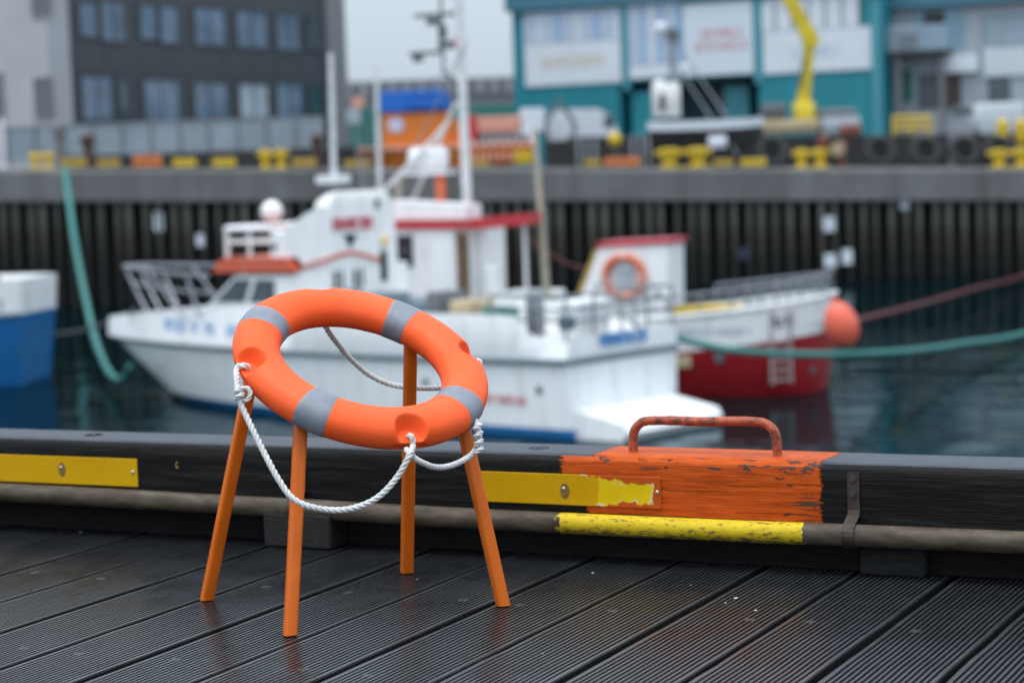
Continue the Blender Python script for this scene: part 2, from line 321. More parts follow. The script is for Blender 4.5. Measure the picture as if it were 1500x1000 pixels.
simple('container_white', (.58, .63, .66), .5, .06, 1, stretch=(6, 6, .2)); simple('navy', (.025, .03, .055), .3); simple('pallet_tan', (.42, .33, .20), .7, .2, 2); simple('brown_dark', (.07, .05, .04), .6)
simple('ladder_grey', (.36, .30, .30), .6, .15, 4); simple('far_green', (.02, .16, .13), .6); simple('pole_white', (.60, .61, .63), .4, .05)
mth_fix()

# ------------------------------------------------------------------ mesh builder
class MB:
    def __init__(s): s.v = []; s.f = []
    def add(s, vs, fs):
        k = len(s.v); s.v += [tuple(x) for x in vs]; s.f += [tuple(i+k for i in f) for f in fs]; return s
    def box(s, x0, x1, y0, y1, z0, z1):
        return s.add([(x0,y0,z0),(x1,y0,z0),(x1,y1,z0),(x0,y1,z0),(x0,y0,z1),(x1,y0,z1),(x1,y1,z1),(x0,y1,z1)],
                     [(0,3,2,1),(4,5,6,7),(0,1,5,4),(1,2,6,5),(2,3,7,6),(3,0,4,7)])
    def bbox(s, x0, x1, y0, y1, z0, z1, r=.01):      # box with bevelled vertical + top edges (chamfer)
        def ring(d, z): return [(x0+d+r,y0+d,z),(x1-d-r,y0+d,z),(x1-d,y0+d+r,z),(x1-d,y1-d-r,z),(x1-d-r,y1-d,z),(x0+d+r,y1-d,z),(x0+d,y1-d-r,z),(x0+d,y0+d+r,z)]
        R = [ring(r*.6, z0), ring(0, z0+r), ring(0, z1-r), ring(r*.6, z1)]
        return s.loft(R, True)
    def loft(s, rings, closed=True, caps=True):
        n = len(rings[0]); k = len(s.v)
        for r in rings: s.v += [tuple(p) for p in r]
        for i in range(len(rings)-1):
            for j in range(n if closed else n-1):
                a = k+i*n+j; b = k+i*n+(j+1) % n; s.f.append((a, b, b+n, a+n))
        if caps and closed:
            s.f.append(tuple(k+j for j in reversed(range(n)))); s.f.append(tuple(k+(len(rings)-1)*n+j for j in range(n)))
        return s
    def tube(s, pts, r, n=8, caps=True):
        pts = [Vector(p) for p in pts]; rs = r if isinstance(r, (list, tuple)) else [r]*len(pts)
        t = [(pts[min(i+1, len(pts)-1)]-pts[max(i-1, 0)]).normalized() for i in range(len(pts))]
        up = Vector((0, 0, 1)) if abs(t[0].z) < .9 else Vector((1, 0, 0)); nn = (up - t[0]*up.dot(t[0])).normalized(); R = []
        for p, tt, rr in zip(pts, t, rs):
            nn = (nn - tt*nn.dot(tt)).normalized(); bb = tt.cross(nn)
            R.append([p + (nn*cos(2*pi*j/n) + bb*sin(2*pi*j/n))*rr for j in range(n)])
        return s.loft(R, True, caps)
    def lathe(s, prof, c=(0, 0, 0), n=16):            # profile (radius, z)
        return s.loft([[(c[0]+r*cos(2*pi*j/n), c[1]+r*sin(2*pi*j/n), c[2]+z) for j in range(n)] for r, z in prof])
    def prism(s, poly, d0, d1, axis='y'):             # polygon in (x,z) extruded in y, or (x,y) in z
        n = len(poly)
        if axis == 'y': a = [(p[0], d0, p[1]) for p in poly]; b = [(p[0], d1, p[1]) for p in poly]
        else: a = [(p[0], p[1], d0) for p in poly]; b = [(p[0], p[1], d1) for p in poly]
        return s.loft([a, b])
    def ellipsoid(s, c, rx, ry, rz, n=16, m=10):
        R = []
        for i in range(m+1):
            a = -pi/2 + pi*i/m; k = max(cos(a), .02)
            R.append([(c[0]+rx*k*cos(2*pi*j/n), c[1]+ry*k*sin(2*pi*j/n), c[2]+rz*sin(a)) for j in range(n)])
        return s.loft(R)
    def mesh(s, name, smooth=False):
        me = bpy.data.meshes.new(name); me.from_pydata(s.v, [], s.f)
        bm = bmesh.new(); bm.from_mesh(me); bmesh.ops.recalc_face_normals(bm, faces=bm.faces); bm.to_mesh(me); bm.free()
        if smooth:
            me.shade_smooth(); 
            try: me.set_sharp_from_angle(angle=radians(40))
            except Exception: pass
        return me
    def build(s, name, mat, parent=None, smooth=False, loc=None, rz=0):
        me = s.mesh(name, smooth); me.materials.append(MATS[mat]); o = bpy.data.objects.new(name, me); COL.objects.link(o)
        if parent: o.parent = parent
        if loc is not None: o.location = loc
        if rz: o.rotation_euler = (0, 0, rz)
        return o
def tag(o, label=None, cat=None, group=None, kind=None):
    for k, v in (('label', label), ('category', cat), ('group', group), ('kind', kind)):
        if v: o[k] = v
    return o
def thing(name, label, cat, loc=(0, 0, 0), rz=0, group=None):
    o = bpy.data.objects.new(name, None); COL.objects.link(o); o.location = loc; o.rotation_euler = (0, 0, rz); o.empty_display_size = .2
    return tag(o, label, cat, group)
def copytree(o, parent=None):
    c = o.copy(); COL.objects.link(c)
    if parent: c.parent = parent
    for ch in list(o.children): copytree(ch, c)
    return c
def catmull(P, n=10):
    P = [Vector(p) for p in P]; P = [P[0]*2-P[1]] + P + [P[-1]*2-P[-2]]; out = []
    for i in range(1, len(P)-2):
        a, b, c, d = P[i-1:i+3]
        for k in range(n):
            t = k/n; out.append(.5*((2*b) + (c-a)*t + (2*a-5*b+4*c-d)*t*t + (3*b-a-3*c+d)*t**3))
    out.append(P[-2]); return out
def rope_mesh(path, r, pitch, step, n=7):
    L = [0.0]
    for a, b in zip(path, path[1:]): L.append(L[-1]+(b-a).length)
    tot = L[-1]; cnt = max(4, int(tot/step)); pts = []; k = 0
    for i in range(cnt+1):
        d = tot*i/cnt
        while k < len(L)-2 and L[k+1] < d: k += 1
        pts.append(path[k].lerp(path[k+1], (d-L[k])/max(1e-9, L[k+1]-L[k])))
    t = [(pts[min(i+1, cnt)]-pts[max(i-1, 0)]).normalized() for i in range(cnt+1)]
    nn = t[0].orthogonal().normalized(); fr = []
    for i in range(cnt+1):
        nn = (nn - t[i]*nn.dot(t[i])).normalized(); fr.append((nn.copy(), t[i].cross(nn)))
    mb = MB()
    for s in range(3):
        mb.tube([pts[i] + (fr[i][0]*cos(2*pi*(s/3+tot*i/cnt/pitch)) + fr[i][1]*sin(2*pi*(s/3+tot*i/cnt/pitch)))*r*.50 for i in range(cnt+1)], r*.58, n)
    return mb

WZ = -3.0           # water level; the pier deck is z = 0
# ================================================================== setting
mb = MB(); mb.add([(-260, -40, 0), (260, -40, 0), (260, 74.3, 0), (-260, 74.3, 0)], [(0, 1, 2, 3)])
tag(mb.build('water', 'harbour_water', loc=(0, 0, WZ)), 'dark rippled harbour water between pier and quay', None, None, 'structure')
QY = 72.0
def quay_z(x): return 1.14 - .0334*x             # the quay falls gently to the right
mb = MB(); xs = [-150, -60, -30, 30, 60, 150]
def gz(x): return quay_z(max(-32, min(32, x)))
vs = [(x, y, gz(x)) for y in (QY+.9, 400, 900) for x in xs]; fs = [(r*6+i, r*6+i+1, (r+1)*6+i+1, (r+1)*6+i) for r in range(2) for i in range(5)]
mb.add(vs, fs); tag(mb.build('quay_ground', 'ground_asphalt'), 'dark asphalt yard behind the quay edge', None, None, 'structure')
GZ = lambda x: gz(x)

# pier deck
PR = -YAW
deck = bpy.data.objects.new('pier_deck', None); COL.objects.link(deck); deck.rotation_euler = (0, 0, PR); tag(deck, 'grooved dark timber deck of the pier', None, None, 'structure')
PW, GAP, NR = .2995, .023, 16
def plank_mesh(y0, y1, seed):
    rnd = random.Random(seed); w = PW-GAP; e = .004; p = (w-2*e)/NR; gw = .0088; gd = .0085
    prof = [(-w/2, -.04), (-w/2, -.002), (-w/2+.001, 0)]
    for i in range(NR-1):
        x = -w/2+e+p*(i+1); j = rnd.uniform(-.0006, .0006)
        prof += [(x-gw/2+j, 0), (x-gw/2+.0012+j, -gd), (x+gw/2-.0012+j, -gd), (x+gw/2+j, 0)]
    prof += [(w/2-.003, 0), (w/2, -.004), (w/2, -.04)]
    R = []; n = 40
    for k in range(n+1):
        y = y0+(y1-y0)*k/n; dx = rnd.uniform(-.0012, .0012); ee = rnd.uniform(-.001, .0045)
        R.append([(px+dx + (ee if i < 3 else -ee if i >= len(prof)-3 else 0)*(.8), y, pz) for i, (px, pz) in enumerate(prof)])
    me = MB().loft(R).mesh('plank', False); me.materials.append(MATS['deck_wood']); me.materials.append(MATS['groove_shade'])
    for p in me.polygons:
        if min(me.vertices[i].co.z for i in p.vertices) < -.0025: p.material_index = 1  # shade in the grooves and plank gaps, put into a darker colour
    return me
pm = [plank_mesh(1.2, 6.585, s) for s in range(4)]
scm = MB(); scm.lathe([(.0, -.004), (.0165, -.004), (.0165, .0004), (.0145, .0010), (.0100, -.0012), (.0085, .0002), (0.0, .0004)], n=18); scme = scm.mesh('screw', True); scme.materials.append(MATS['screw_dark'])
dkm = MB(); dkm.lathe([(0, -.003), (.0165, -.003), (.0165, .0003), (.0, .0003)], n=14)
a0 = -4.06 + PW/2
for i in range(-14, 20):
    a = a0 + i*PW; rnd = random.Random(i+50)
    o = bpy.data.objects.new('plank', pm[i % 4]); COL.objects.link(o); o.parent = deck; o.location = (a+rnd.uniform(-.002, .002), 0, rnd.uniform(-.003, 0)); o.rotation_euler = (0, rnd.uniform(-.004, .004), 0)
    for b in (4.72, 5.655, 3.8):
        s = bpy.data.objects.new('screw', scme); COL.objects.link(s); s.parent = o
        s.location = ((-.062 if i % 3 else .045)+rnd.uniform(-.012, .012), b+rnd.uniform(-.02, .02), -.0005)
mb = MB(); mb.box(-9, 3, 1.0, 6.62, -.42, -.09); mb.box(-9, 3, 6.59, 6.64, -.089, .06)  # solid slab and end board, added to stop light coming through the deck gaps
for k in range(12): mb.box(-9, 3, 1.2+k*.48, 1.28+k*.48, -.089, -.041)
tag(mb.build('pier_frame', 'under_timber', rz=PR), 'dark timber frame with an added light-blocking slab under the pier deck', None, None, 'structure')
for k in range(5):
    mb = MB(); mb.tube([(-8+k*2.6, 6.3, -4.5), (-8+k*2.6, 6.3, -.42)], .17, 12); o = mb.build('pier_pile', 'pile', None, True, rz=PR); o.parent = bpy.data.objects['pier_frame']; o.rotation_euler = (0, 0, 0)

# ================================================================== kerb beam with its plates, blocks and grab handle
BF, BB, BZ0, BZ1 = 6.365, 6.60, .155, .345
kerb = thing('kerb_beam', 'long dark timber kerb beam with peeling orange paint patch along the pier edge', 'kerb beam', (0, 0, 0), PR)
mb = MB(); R = []
xs = [-9+12*k/160 for k in range(161)]
for x in xs:
    def q(y, z, s): return (x, y+.0025*noise.noise((x*1.3, s, 0))+.0012*noise.noise((x*9, s, 3)), z+.002*noise.noise((x*1.1, s, 7))+.0012*noise.noise((x*11, s, 9)))
    R.append([q(BF, BZ0, 1), q(BF, BZ0+.07, 2), q(BF, BZ0+.13, 2.5), q(BF, BZ1-.024, 3), q(BF+.007, BZ1-.014, 3.2), q(BF+.022, BZ1-.0015, 3.4), q(BF+.03, BZ1, 4), q(BF+.12, BZ1, 5), q(BB-.012, BZ1, 6), q(BB, BZ1-.012, 7), q(BB, BZ0, 8)])
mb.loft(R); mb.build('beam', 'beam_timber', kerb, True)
mb = MB(); mb.box(-9, 3, 6.405, 6.595, .002, .125); mb.build('lower_beam', 'under_timber', kerb)
for a, wd, b in ((-4.07, .27, 6.285), (-1.945, .205, 6.352)):
    mb = MB(); mb.bbox(a, a+wd, b, 6.4, .0015, .1535 if b > 6.3 else .118, .006); mb.build('spacer_block', 'block_timber', kerb)
for k in range(8):
    a = [-8.3, -7.2, -6.1, -5.0, -3.0, -.6, .6, 1.8][k]
    mb = MB(); mb.box(a, a+.18, 6.42, 6.58, .1255, .1545); mb.build('spacer_block', 'block_timber', kerb)
for a0_, a1_, lab in ((-6.3, -4.648, 'plain yellow plate'), (-3.285, -2.602, 'yellow plate smeared with orange paint')):
    mb = MB(); mb.bbox(a0_, a1_, BF-.006, BF-.0012, .178, .280, .0015); p = mb.build('reflector_plate', 'plate_yellow', kerb); p['label'] = lab
    for (sa, sz, stain) in (((-4.666, .232, 0), (-4.99, .239, 1), (-5.9, .23, 1)) if a0_ < -4 else ((-2.614, .232, 0), (-2.945, .232, 1))):
        s = MB(); s.ellipsoid((0, 0, 0), .0065, .004, .0065, 10, 6); so_ = s.build('screw', 'steel', p, True); so_.location = (sa, BF-.0075, sz)
        if stain:
            d = MB(); d.loft([[(.017*cos(2*pi*j/18)*(1+.12*sin(3*j)), e, .026*sin(2*pi*j/18)-.008) for j in range(18)] for e in (0, -.0006)]); dd = d.build('rust_stain', 'rust_dirt', p); dd.location = (sa+.004, BF-.0062, sz)
# a dab of yellow paint on the beam face
mb = MB(); mb.tube([(.008, 0, .018), (-.004, 0, .02), (-.012, 0, .006), (-.010, 0, -.012), (.004, 0, -.018), (.010, 0, -.006)], .0035, 6); o = mb.build('paint_mark', 'ochre_paint', kerb); o.location = (-4.475, BF-.001, .262); o.scale = (.45, .2, .55)
# bolt recesses in the top face
for a, b in ((-4.93, 6.485), (-3.09, 6.485), (-1.25, 6.485), (-6.7, 6.485)):
    mb = MB(); mb.lathe([(.030, 0), (.034, .0015), (.030, .0025), (.026, .0012), (.0258, .0006), (.0, .0006)], n=24); o = mb.build('bolt_recess', 'under_timber', kerb, True); o.location = (a, b, BZ1-.0003)
    d = MB(); d.lathe([(0, .0005), (.012, .0005), (.012, .0035), (0, .0035)], n=6); e = d.build('bolt', 'bolt_iron', o); 
hp = [(-2.742, 6.475, BZ1-.02), (-2.742, 6.475, BZ1+.035), (-2.736, 6.475, BZ1+.068), (-2.716, 6.475, BZ1+.092), (-2.685, 6.475, BZ1+.102), (-2.60, 6.475, BZ1+.105), (-2.50, 6.475, BZ1+.1035), (-2.40, 6.475, BZ1+.107), (-2.325, 6.475, BZ1+.107), (-2.285, 6.475, BZ1+.102), (-2.258, 6.475, BZ1+.082), (-2.247, 6.475, BZ1+.05), (-2.245, 6.475, BZ1-.02)]
pp = catmull(hp, 9); mb = MB(); mb.tube(pp, [.0152*(1+.05*noise.noise((i*.35, 2, 1))) for i in range(len(pp))], 16); mb.build('grab_handle', 'handle_rust', kerb, True)

# pipe along the beam
pipe = thing('service_pipe', 'long brown pipe with a worn yellow painted length below the kerb beam', 'pipe', (0, 0, 0), PR)
pl = catmull([(-9, 6.325, .150), (-7, 6.325, .148), (-5.3, 6.325, .1425), (-4.2, 6.325, .134), (-3.2, 6.325, .1245), (-2.4, 6.325, .124), (-1.9, 6.325, .127), (-1.45, 6.325, .1285), (0, 6.325, .130), (3, 6.325, .13)], 12)
mb = MB(); mb.tube(pl, [.0345+.0006*noise.noise((p.x*4, 0, 0)) for p in pl], 24); mb.build('tube', 'pipe_paint', pipe, True)
for a, zc in ((-1.962, .127), (-3.955, .132), (-.1, .13), (-6.1, .146)):
    cl = MB(); wd = .019; prof = []
    # strap profile (y,z): from the beam face, round the front of the pipe, back under it
    path = [(BF-.004, .318), (BF-.004, .20), (BF-.010, .183)] + [(6.325-.0385*cos(t), zc+.0385*sin(t)) for t in [radians(d) for d in (62, 45, 25, 5, -15, -35, -55, -75, -95, -115)]] + [(BF+.02, zc-.045)]
    inn, out = [], []
    for i, (y, z) in enumerate(path):
        y2, z2 = path[min(i+1, len(path)-1)]; y1, z1 = path[max(i-1, 0)]; L = hypot(y2-y1, z2-z1); ny, nzv = (z2-z1)/L, -(y2-y1)/L
        out.append((y+ny*.003, z+nzv*.003)); inn.append((y-ny*.003, z-nzv*.003))
    ring_ = [[(a-wd, y, z) for (y, z) in [o_, i_]] + [(a+wd, y, z) for (y, z) in [i_, o_]] for o_, i_ in zip(out, inn)]
    cl.loft(ring_); co = cl.build('clamp', 'rusty_iron', pipe)
    for z in (.298, .252):
        b_ = MB(); b_.tube([(0, 0, 0), (0, -.003, 0)], .0135, 18); b_.tube([(0, -.003, 0), (0, -.0105, 0)], .0085, 6); bo = b_.build('bolt', 'bolt_iron', co); bo.location = (a-.001, BF-.0065, z)

# ================================================================== life buoy and its stand
CEN = C + (Vector((-0.4179116, 5.92652187, 0.75824907))-C)*1.075
RN = Vector((0.28242633, -0.42748668, 0.85877267)); RA = Vector((0.94994703, 0, -0.31241102)); RB = Vector((0.13355155, 0.90402164, 0.4060897))
RO, RWD, RHH = .387, .0705, .0540
def rp(th, rad, hh): t = radians(th); return CEN + RA*(rad*cos(t)) + RB*(rad*sin(t)) + RN*hh
buoy = thing('life_buoy', 'orange ring life buoy with grey bands and white rope on four orange legs', 'life buoy', CEN)
def ringpt(th, ph, grow=0.0):
    # flattened rounded section with a seam
    c, s = cos(ph), sin(ph); ex = 2.15
    k = (abs(c)**ex + abs(s)**ex)**(-1/ex)
    x = (RWD+grow)*c*k; z = (RHH+grow)*s*k
    if z < 0: z *= .97
    return (RO-RWD)+x, z
NOT = (-147.5, -57.5, 32.5, 124.0)
def notch(rad, z, th):
    for nt_ in NOT:
        d = (th-nt_+180) % 360-180
        if abs(d) > 14: continue
        t = radians(d); px, py = rad*cos(t)-(RO-(.013 if nt_ < 100 else -.010)), rad*sin(t)
        dist = hypot(px, py*1.08); k = max(0, min(1, (.0600-dist)/.026)); k = k*k*(3-2*k)
        fl = .004 - .06*(rad-(RO-.045))
        if z > fl: z = z + (fl-z)*k
        k2 = max(0, min(1, (.054-abs(py))/.004))
        if -.030 < z < fl-.006 and rad > RO-.030: rad = rad + (RO-.016-rad)*.8*k2 if rad > RO-.016 else rad
    return rad, z
ths = []
th = -180.0
while th < 180-1e-6:
    near = min(abs((th-n_+180) % 360-180) for n_ in NOT); ths.append(th); th += .28 if near < 11 else 1.5
NP = 150; mb = MB(); R = []
for th in ths:
    ring_ = []
    for j in range(NP):
        ph = 2*pi*j/NP; rad, z = ringpt(th, ph)
        dd = min(abs((ph-p+pi) % (2*pi)-pi) for p in (2*pi-.62, pi+.75)); 
        if dd < .05: rad -= (rad-(RO-RWD))*.012*(1-dd/.05); z *= 1-.012*(1-dd/.05)
        rad, z = notch(rad, z, th)
        t = radians(th); ring_.append(RA*(rad*cos(t)) + RB*(rad*sin(t)) + RN*z)
    R.append(ring_)
R.append(R[0]); mb.loft(R, True, False); o = mb.build('ring', 'buoy_plastic', buoy, True)
bm = bmesh.new(); bm.from_mesh(o.data); bmesh.ops.remove_doubles(bm, verts=bm.verts, dist=1e-5); bm.to_mesh(o.data); bm.free(); o.data.shade_smooth()
for bc_, hw_ in ((172.0, 7.2), (77.5, 7.4), (-15.5, 6.8), (-103.0, 7.4)):
    mb = MB(); R = []; n = 16
    for i in range(n+1):
        th = bc_-hw_+2*hw_*i/n; t = radians(th); ring_ = []
        for j in range(96):
            g = .0016 if 0 < i < n else .0002
            wv = .0006*noise.noise((th*.25, j*.12, bc_)) if 0 < i < n else 0
            rad, z = ringpt(th, 2*pi*j/96, g+wv); ring_.append(RA*(rad*cos(t)) + RB*(rad*sin(t)) + RN*z)
        R.append(ring_)
    mb.loft(R, True, False); mb.build('band', 'band_grey', buoy, True)
def lp(x, y, d): return at(x, y, d) - CEN
def notchpt(th, dr=0, dz=0): return rp(th, RO-.024+dr, .004+dz) - CEN
RR = .0088
# front swag: left pocket -> over the lip -> knot -> low loop -> bottom pocket
A = notchpt(-147.5); B = notchpt(-57.5); G = notchpt(32.5); T = notchpt(122.5)
p1 = [A+RN*-.03, A+RN*.004, rp(-147.5, RO-.006, .014)-CEN, rp(-148, RO+.009, .000)-CEN, lp(349, 576, 6.10), lp(353, 592, 6.085), lp(362, 612, 6.07), lp(383, 655, 6.03), lp(408, 702, 5.985), lp(432, 732, 5.965), lp(470, 745, 5.96), lp(512, 745, 5.96), lp(552, 729, 5.965), lp(582, 698, 5.98), lp(601, 664, 5.995), rp(-57.5, RO+.012, -.004)-CEN, rp(-57.5, RO-.006, .014)-CEN, B+RN*.003, B+RN*-.03]
rope_mesh(catmull(p1, 12), RR, .052, .0045).build('grab_line', 'rope_white', buoy, True)
p2 = [B+RN*-.04, lp(599, 662, 6.03), lp(612, 674, 6.02), lp(637, 684, 6.06), lp(660, 682, 6.12), lp(682, 672, 6.185), lp(697, 658, 6.215), lp(702, 640, 6.23), lp(699, 622, 6.25), lp(692, 608, 6.28)]
rope_mesh(catmull(p2, 12), RR, .040, .0045).build('grab_line', 'rope_white', buoy, True)
p3 = [G+RN*-.02, rp(32.5, RO+.006, .004)-CEN, rp(30, RO+.016, -.03)-CEN, lp(700, 548, 6.60), lp(680, 562, 6.66), lp(640, 568, 6.74), lp(600, 567, 6.80), lp(570, 562, 6.83), lp(540, 548, 6.83), lp(514, 526, 6.80), lp(494, 503, 6.75), lp(478, 480, 6.70), rp(122.5, RO+.02, -.02)-CEN, T]
rope_mesh(catmull(p3, 12), RR, .050, .0045).build('grab_line', 'rope_white', buoy, True)
# knot at the left pocket: turns round the standing part plus a loose eye
k0 = lp(350, 570, 6.095); k1 = lp(352, 586, 6.085); ax = (k1-k0).normalized(); e1 = ax.cross(Vector((0, 1, 0))).normalized(); e2 = ax.cross(e1)
kp = [k0 + ax*((k1-k0).length*i/40) + (e1*cos(i*.30)+e2*sin(i*.30))*.0105 for i in range(41)]
kp += [k1+e1*.020+ax*.002, k1+e1*.030+ax*-.012, k1+e1*.026+ax*-.030, k1+e1*.008+ax*-.034]
rope_mesh(catmull(kp, 4), RR*.8, .05, .004).build('knot', 'rope_white', buoy, True)
k0 = lp(700, 622, 6.215); k1 = lp(702, 662, 6.195); ax = (k1-k0).normalized(); e1 = ax.cross(Vector((0, 1, 0))).normalized(); e2 = ax.cross(e1)
kp = [k0 + ax*((k1-k0).length*i/60) + (e1*cos(i*.36)+e2*sin(i*.36))*.0085 for i in range(61)]
rope_mesh(catmull(kp, 3), RR*.85, .05, .004).build('knot', 'rope_white', buoy, True)

FEET = [onz(303, 878, 0), onz(425, 929, 0), onz(596, 838, 0), onz(737, 886, 0)]
fc = sum(FEET, Vector())/4; fc.z = 0
stand = thing('buoy_stand', 'four legged orange metal stand holding up the life buoy on the deck', 'stand', fc)
for ft, (th, rad) in zip(FEET, ((179, RO-RWD-.002), (-111.5, RO-RWD), (69, RO-RWD), (-11, RO-RWD+.020))):
    top = rp(th, rad, -RHH*.80); ax = (top-ft).normalized(); sdv = ax.cross(Vector((.93, .36, 0))).normalized(); s2 = ax.cross(sdv); hw_ = .0190; r_ = .0095; cs = []
    for qx, qy in ((1, 1), (-1, 1), (-1, -1), (1, -1)):
        for k in range(4):
            an = atan2(qy, qx) - pi/4 + (pi/2)*k/3
            cs.append(((hw_-r_)*qx + r_*cos(an), (hw_-r_)*qy + r_*sin(an)))
    bot, up_ = [], []
    for cx, cy in cs:
        off = sdv*cx + s2*cy; p = ft+off; bot.append(p - ax*(p.z-.0008)/ax.z - fc); up_.append(top+off-fc)
    mb = MB(); mb.loft([bot, up_]); mb.build('leg', 'leg_orange', stand, True)
hoop = [rp(a*10, RO-RWD, -RHH-.004)-fc for a in range(37)]
mb = MB(); mb.tube(hoop, .009, 8, False); mb.build('hoop', 'leg_orange', stand, True)

# paint chips lying on the deck
for i, (x, y, L) in enumerate([(1078, 876, .020), (1107, 894, .013), (1063, 883, .008), (868, 839, .012), (1012, 857, .007), (611, 848.5, .008), (118, 779, .006), (795, 957, .005)]):
    p = onz(x, y, .001); rnd = random.Random(i); n = 6
    mb = MB(); mb.loft([[(L*.5*cos(2*pi*j/n)*rnd.uniform(.8, 1.2), L*.22*sin(2*pi*j/n)*rnd.uniform(.8, 1.3), e) for j in range(n)] for e in (0, .002)])
    tag(mb.build('paint_chip', 'chip_white', loc=p, rz=radians(62)+rnd.uniform(-.5, .5)), ['longest pale paint chip on the deck below the orange patch', 'pale paint chip just right of the longest one, beside a screw', 'small pale paint chip just left of the longest one', 'pale paint chip close to the dark lower beam below the yellow pipe', 'small pale paint chip on the plank left of the longest chip', 'tiny pale chip beside the foot of the rear stand leg', 'tiny pale chip by the lower beam at the far left', 'tiny pale chip near the bottom middle of the deck'][i], 'paint chip', 'paint chips scattered on the deck')

# ================================================================== far quay wall
quay = thing('quay_wall', 'concrete topped quay wall on dark piles across the water', 'quay wall', (0, QY, WZ))
mb = MB(); R = []
for i in range(61):
    x = -60+2*i; zt = gz(x)-WZ; j = .012*noise.noise((x*.7, 0, 0))
    R.append([(x, j, zt-1.07), (x, j, zt-.10), (x, j+.06, zt), (x, 1.5, zt), (x, 1.5, zt-1.07)])
mb.loft(R); mb.build('concrete_cap', 'concrete', quay)
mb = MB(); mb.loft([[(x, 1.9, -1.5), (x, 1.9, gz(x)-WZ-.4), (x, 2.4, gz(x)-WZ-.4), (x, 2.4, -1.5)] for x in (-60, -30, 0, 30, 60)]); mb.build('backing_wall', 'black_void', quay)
mb = MB(); mb.tube([(0, 0, -1.2), (0, 0, .8), (0, 0, 2.2), (0, 0, 3.2)], .128, 10); pme = mb.mesh('pile', True); pme.materials.append(MATS['pile'])
x = -30.0
while x < 30:
    o = bpy.data.objects.new('pile', pme); COL.objects.link(o); o.parent = quay; o.scale = (random.uniform(.75, 1.3), random.uniform(.8, 1.2), 1); o.location = (x+random.uniform(-.06, .06), .42+random.uniform(-.08, .08), (gz(x)-WZ-1.065)-3.2); x += .482
for px, py, w_, h_ in ((232, 325, .30, .62), (293, 352, .25, .4), (1214, 328, .42, .5), (1216, 382, .42, .45), (1241, 376, .34, .5), (1325, 300, .3, .3), (1090, 372, .4, .4)):
    p = at(px, py, QY+.25); mb = MB(); mb.bbox(-w_/2, w_/2, 0, .04, -h_/2, h_/2, .01); o = mb.build('marker_plate', 'panel_white' if px != 1090 else 'navy', quay); o.location = p - Vector((0, QY, WZ))

def qedge(px, y0, y1, dy=.35): # point on the quay edge under pixel column px
    p = at(px, y1, QY+dy); p.z = gz(p.x); return p
PX = QY/F
# kerb timbers on the quay edge
for px, wpx, hpx, col, lab in ((109, 36, 15, 'ochre_paint', 'ochre kerb timber below the teal mooring rope'), (160, 32, 14, 'ochre_paint', 'ochre kerb timber just left of the orange one'), (217, 42, 19, 'orange_paint', 'orange painted kerb timber on the far quay edge below the glass fence'),
    (271, 33, 15, 'yellow_paint', 'yellow kerb timber just right of the orange one'), (329, 33, 15, 'yellow_paint', 'second yellow kerb timber right of the orange one'), (446, 34, 15, 'ochre_paint', 'ochre kerb timber between the yellow bollard and the rusty post'),
    (868, 24, 13, 'ochre_paint', 'small ochre kerb timber left of the red kerb timber'), (912, 52, 16, 'orange_paint', 'reddish orange kerb timber left of the wide yellow bollard'), (1060, 28, 13, 'ochre_paint', 'ochre kerb timber just right of the wide yellow bollard'), (1104, 36, 14, 'yellow_paint', 'yellow kerb timber left of the yellow bollard under the crane'), (525, 40, 12, 'ochre_paint', 'ochre kerb timber under the bow of the orange vessel'), (700, 30, 12, 'ochre_paint', 'ochre kerb timber right of the white mast')):
    p = qedge(px, 0, 250); mb = MB(); w_ = wpx*PX; h_ = hpx*PX
    mb.bbox(-w_/2, w_/2, -.15, .15, .06, h_, .03); t_ = thing('kerb_timber', lab, 'kerb timber', p, 0, 'kerb timbers along the quay edge')
    mb.build('timber', col, t_); mb = MB()
    for s in (-1, 1): mb = MB(); mb.box(s*w_*.32-.06, s*w_*.32+.06, -.12, .12, 0, .07); mb.build('block', 'dark_concrete', t_)
# yellow twin bollards
for px, wpx, hpx, lab in ((62, 38, 24, 'yellow twin bollard left of the teal mooring rope'), (401, 46, 28, 'yellow twin bollard in front of the dark office block'), (1002, 84, 30, 'wide yellow twin bollard below the teal warehouse'), (1188, 54, 28, 'yellow twin bollard below the yellow crane'), (1480, 66, 28, 'yellow twin bollard by the right edge of the picture')):
    p = qedge(px, 0, 250, .8); w_ = wpx*PX; h_ = hpx*PX; t_ = thing('bollard', lab, 'bollard', p, 0, 'yellow bollards on the quay')
    mb = MB(); mb.bbox(-w_*.48, w_*.48, -.22, .22, 0, .06, .02); mb.build('base_plate', 'yellow_paint', t_)
    for s in (-1, 1):
        mb = MB(); r_ = w_*.15; mb.lathe([(r_*.8, .06), (r_*.75, h_*.3), (r_*.95, h_*.6), (r_*1.15, h_*.8), (r_*1.1, h_*.95), (r_*.7, h_)], (s*w_*.25, 0, 0), 14); mb.build('post', 'yellow_paint', t_, True)
    mb = MB(); mb.bbox(-w_*.5, w_*.5, -.13, .13, h_*.66, h_*.90, .02); mb.build('crossbar', 'yellow_paint', t_, True)
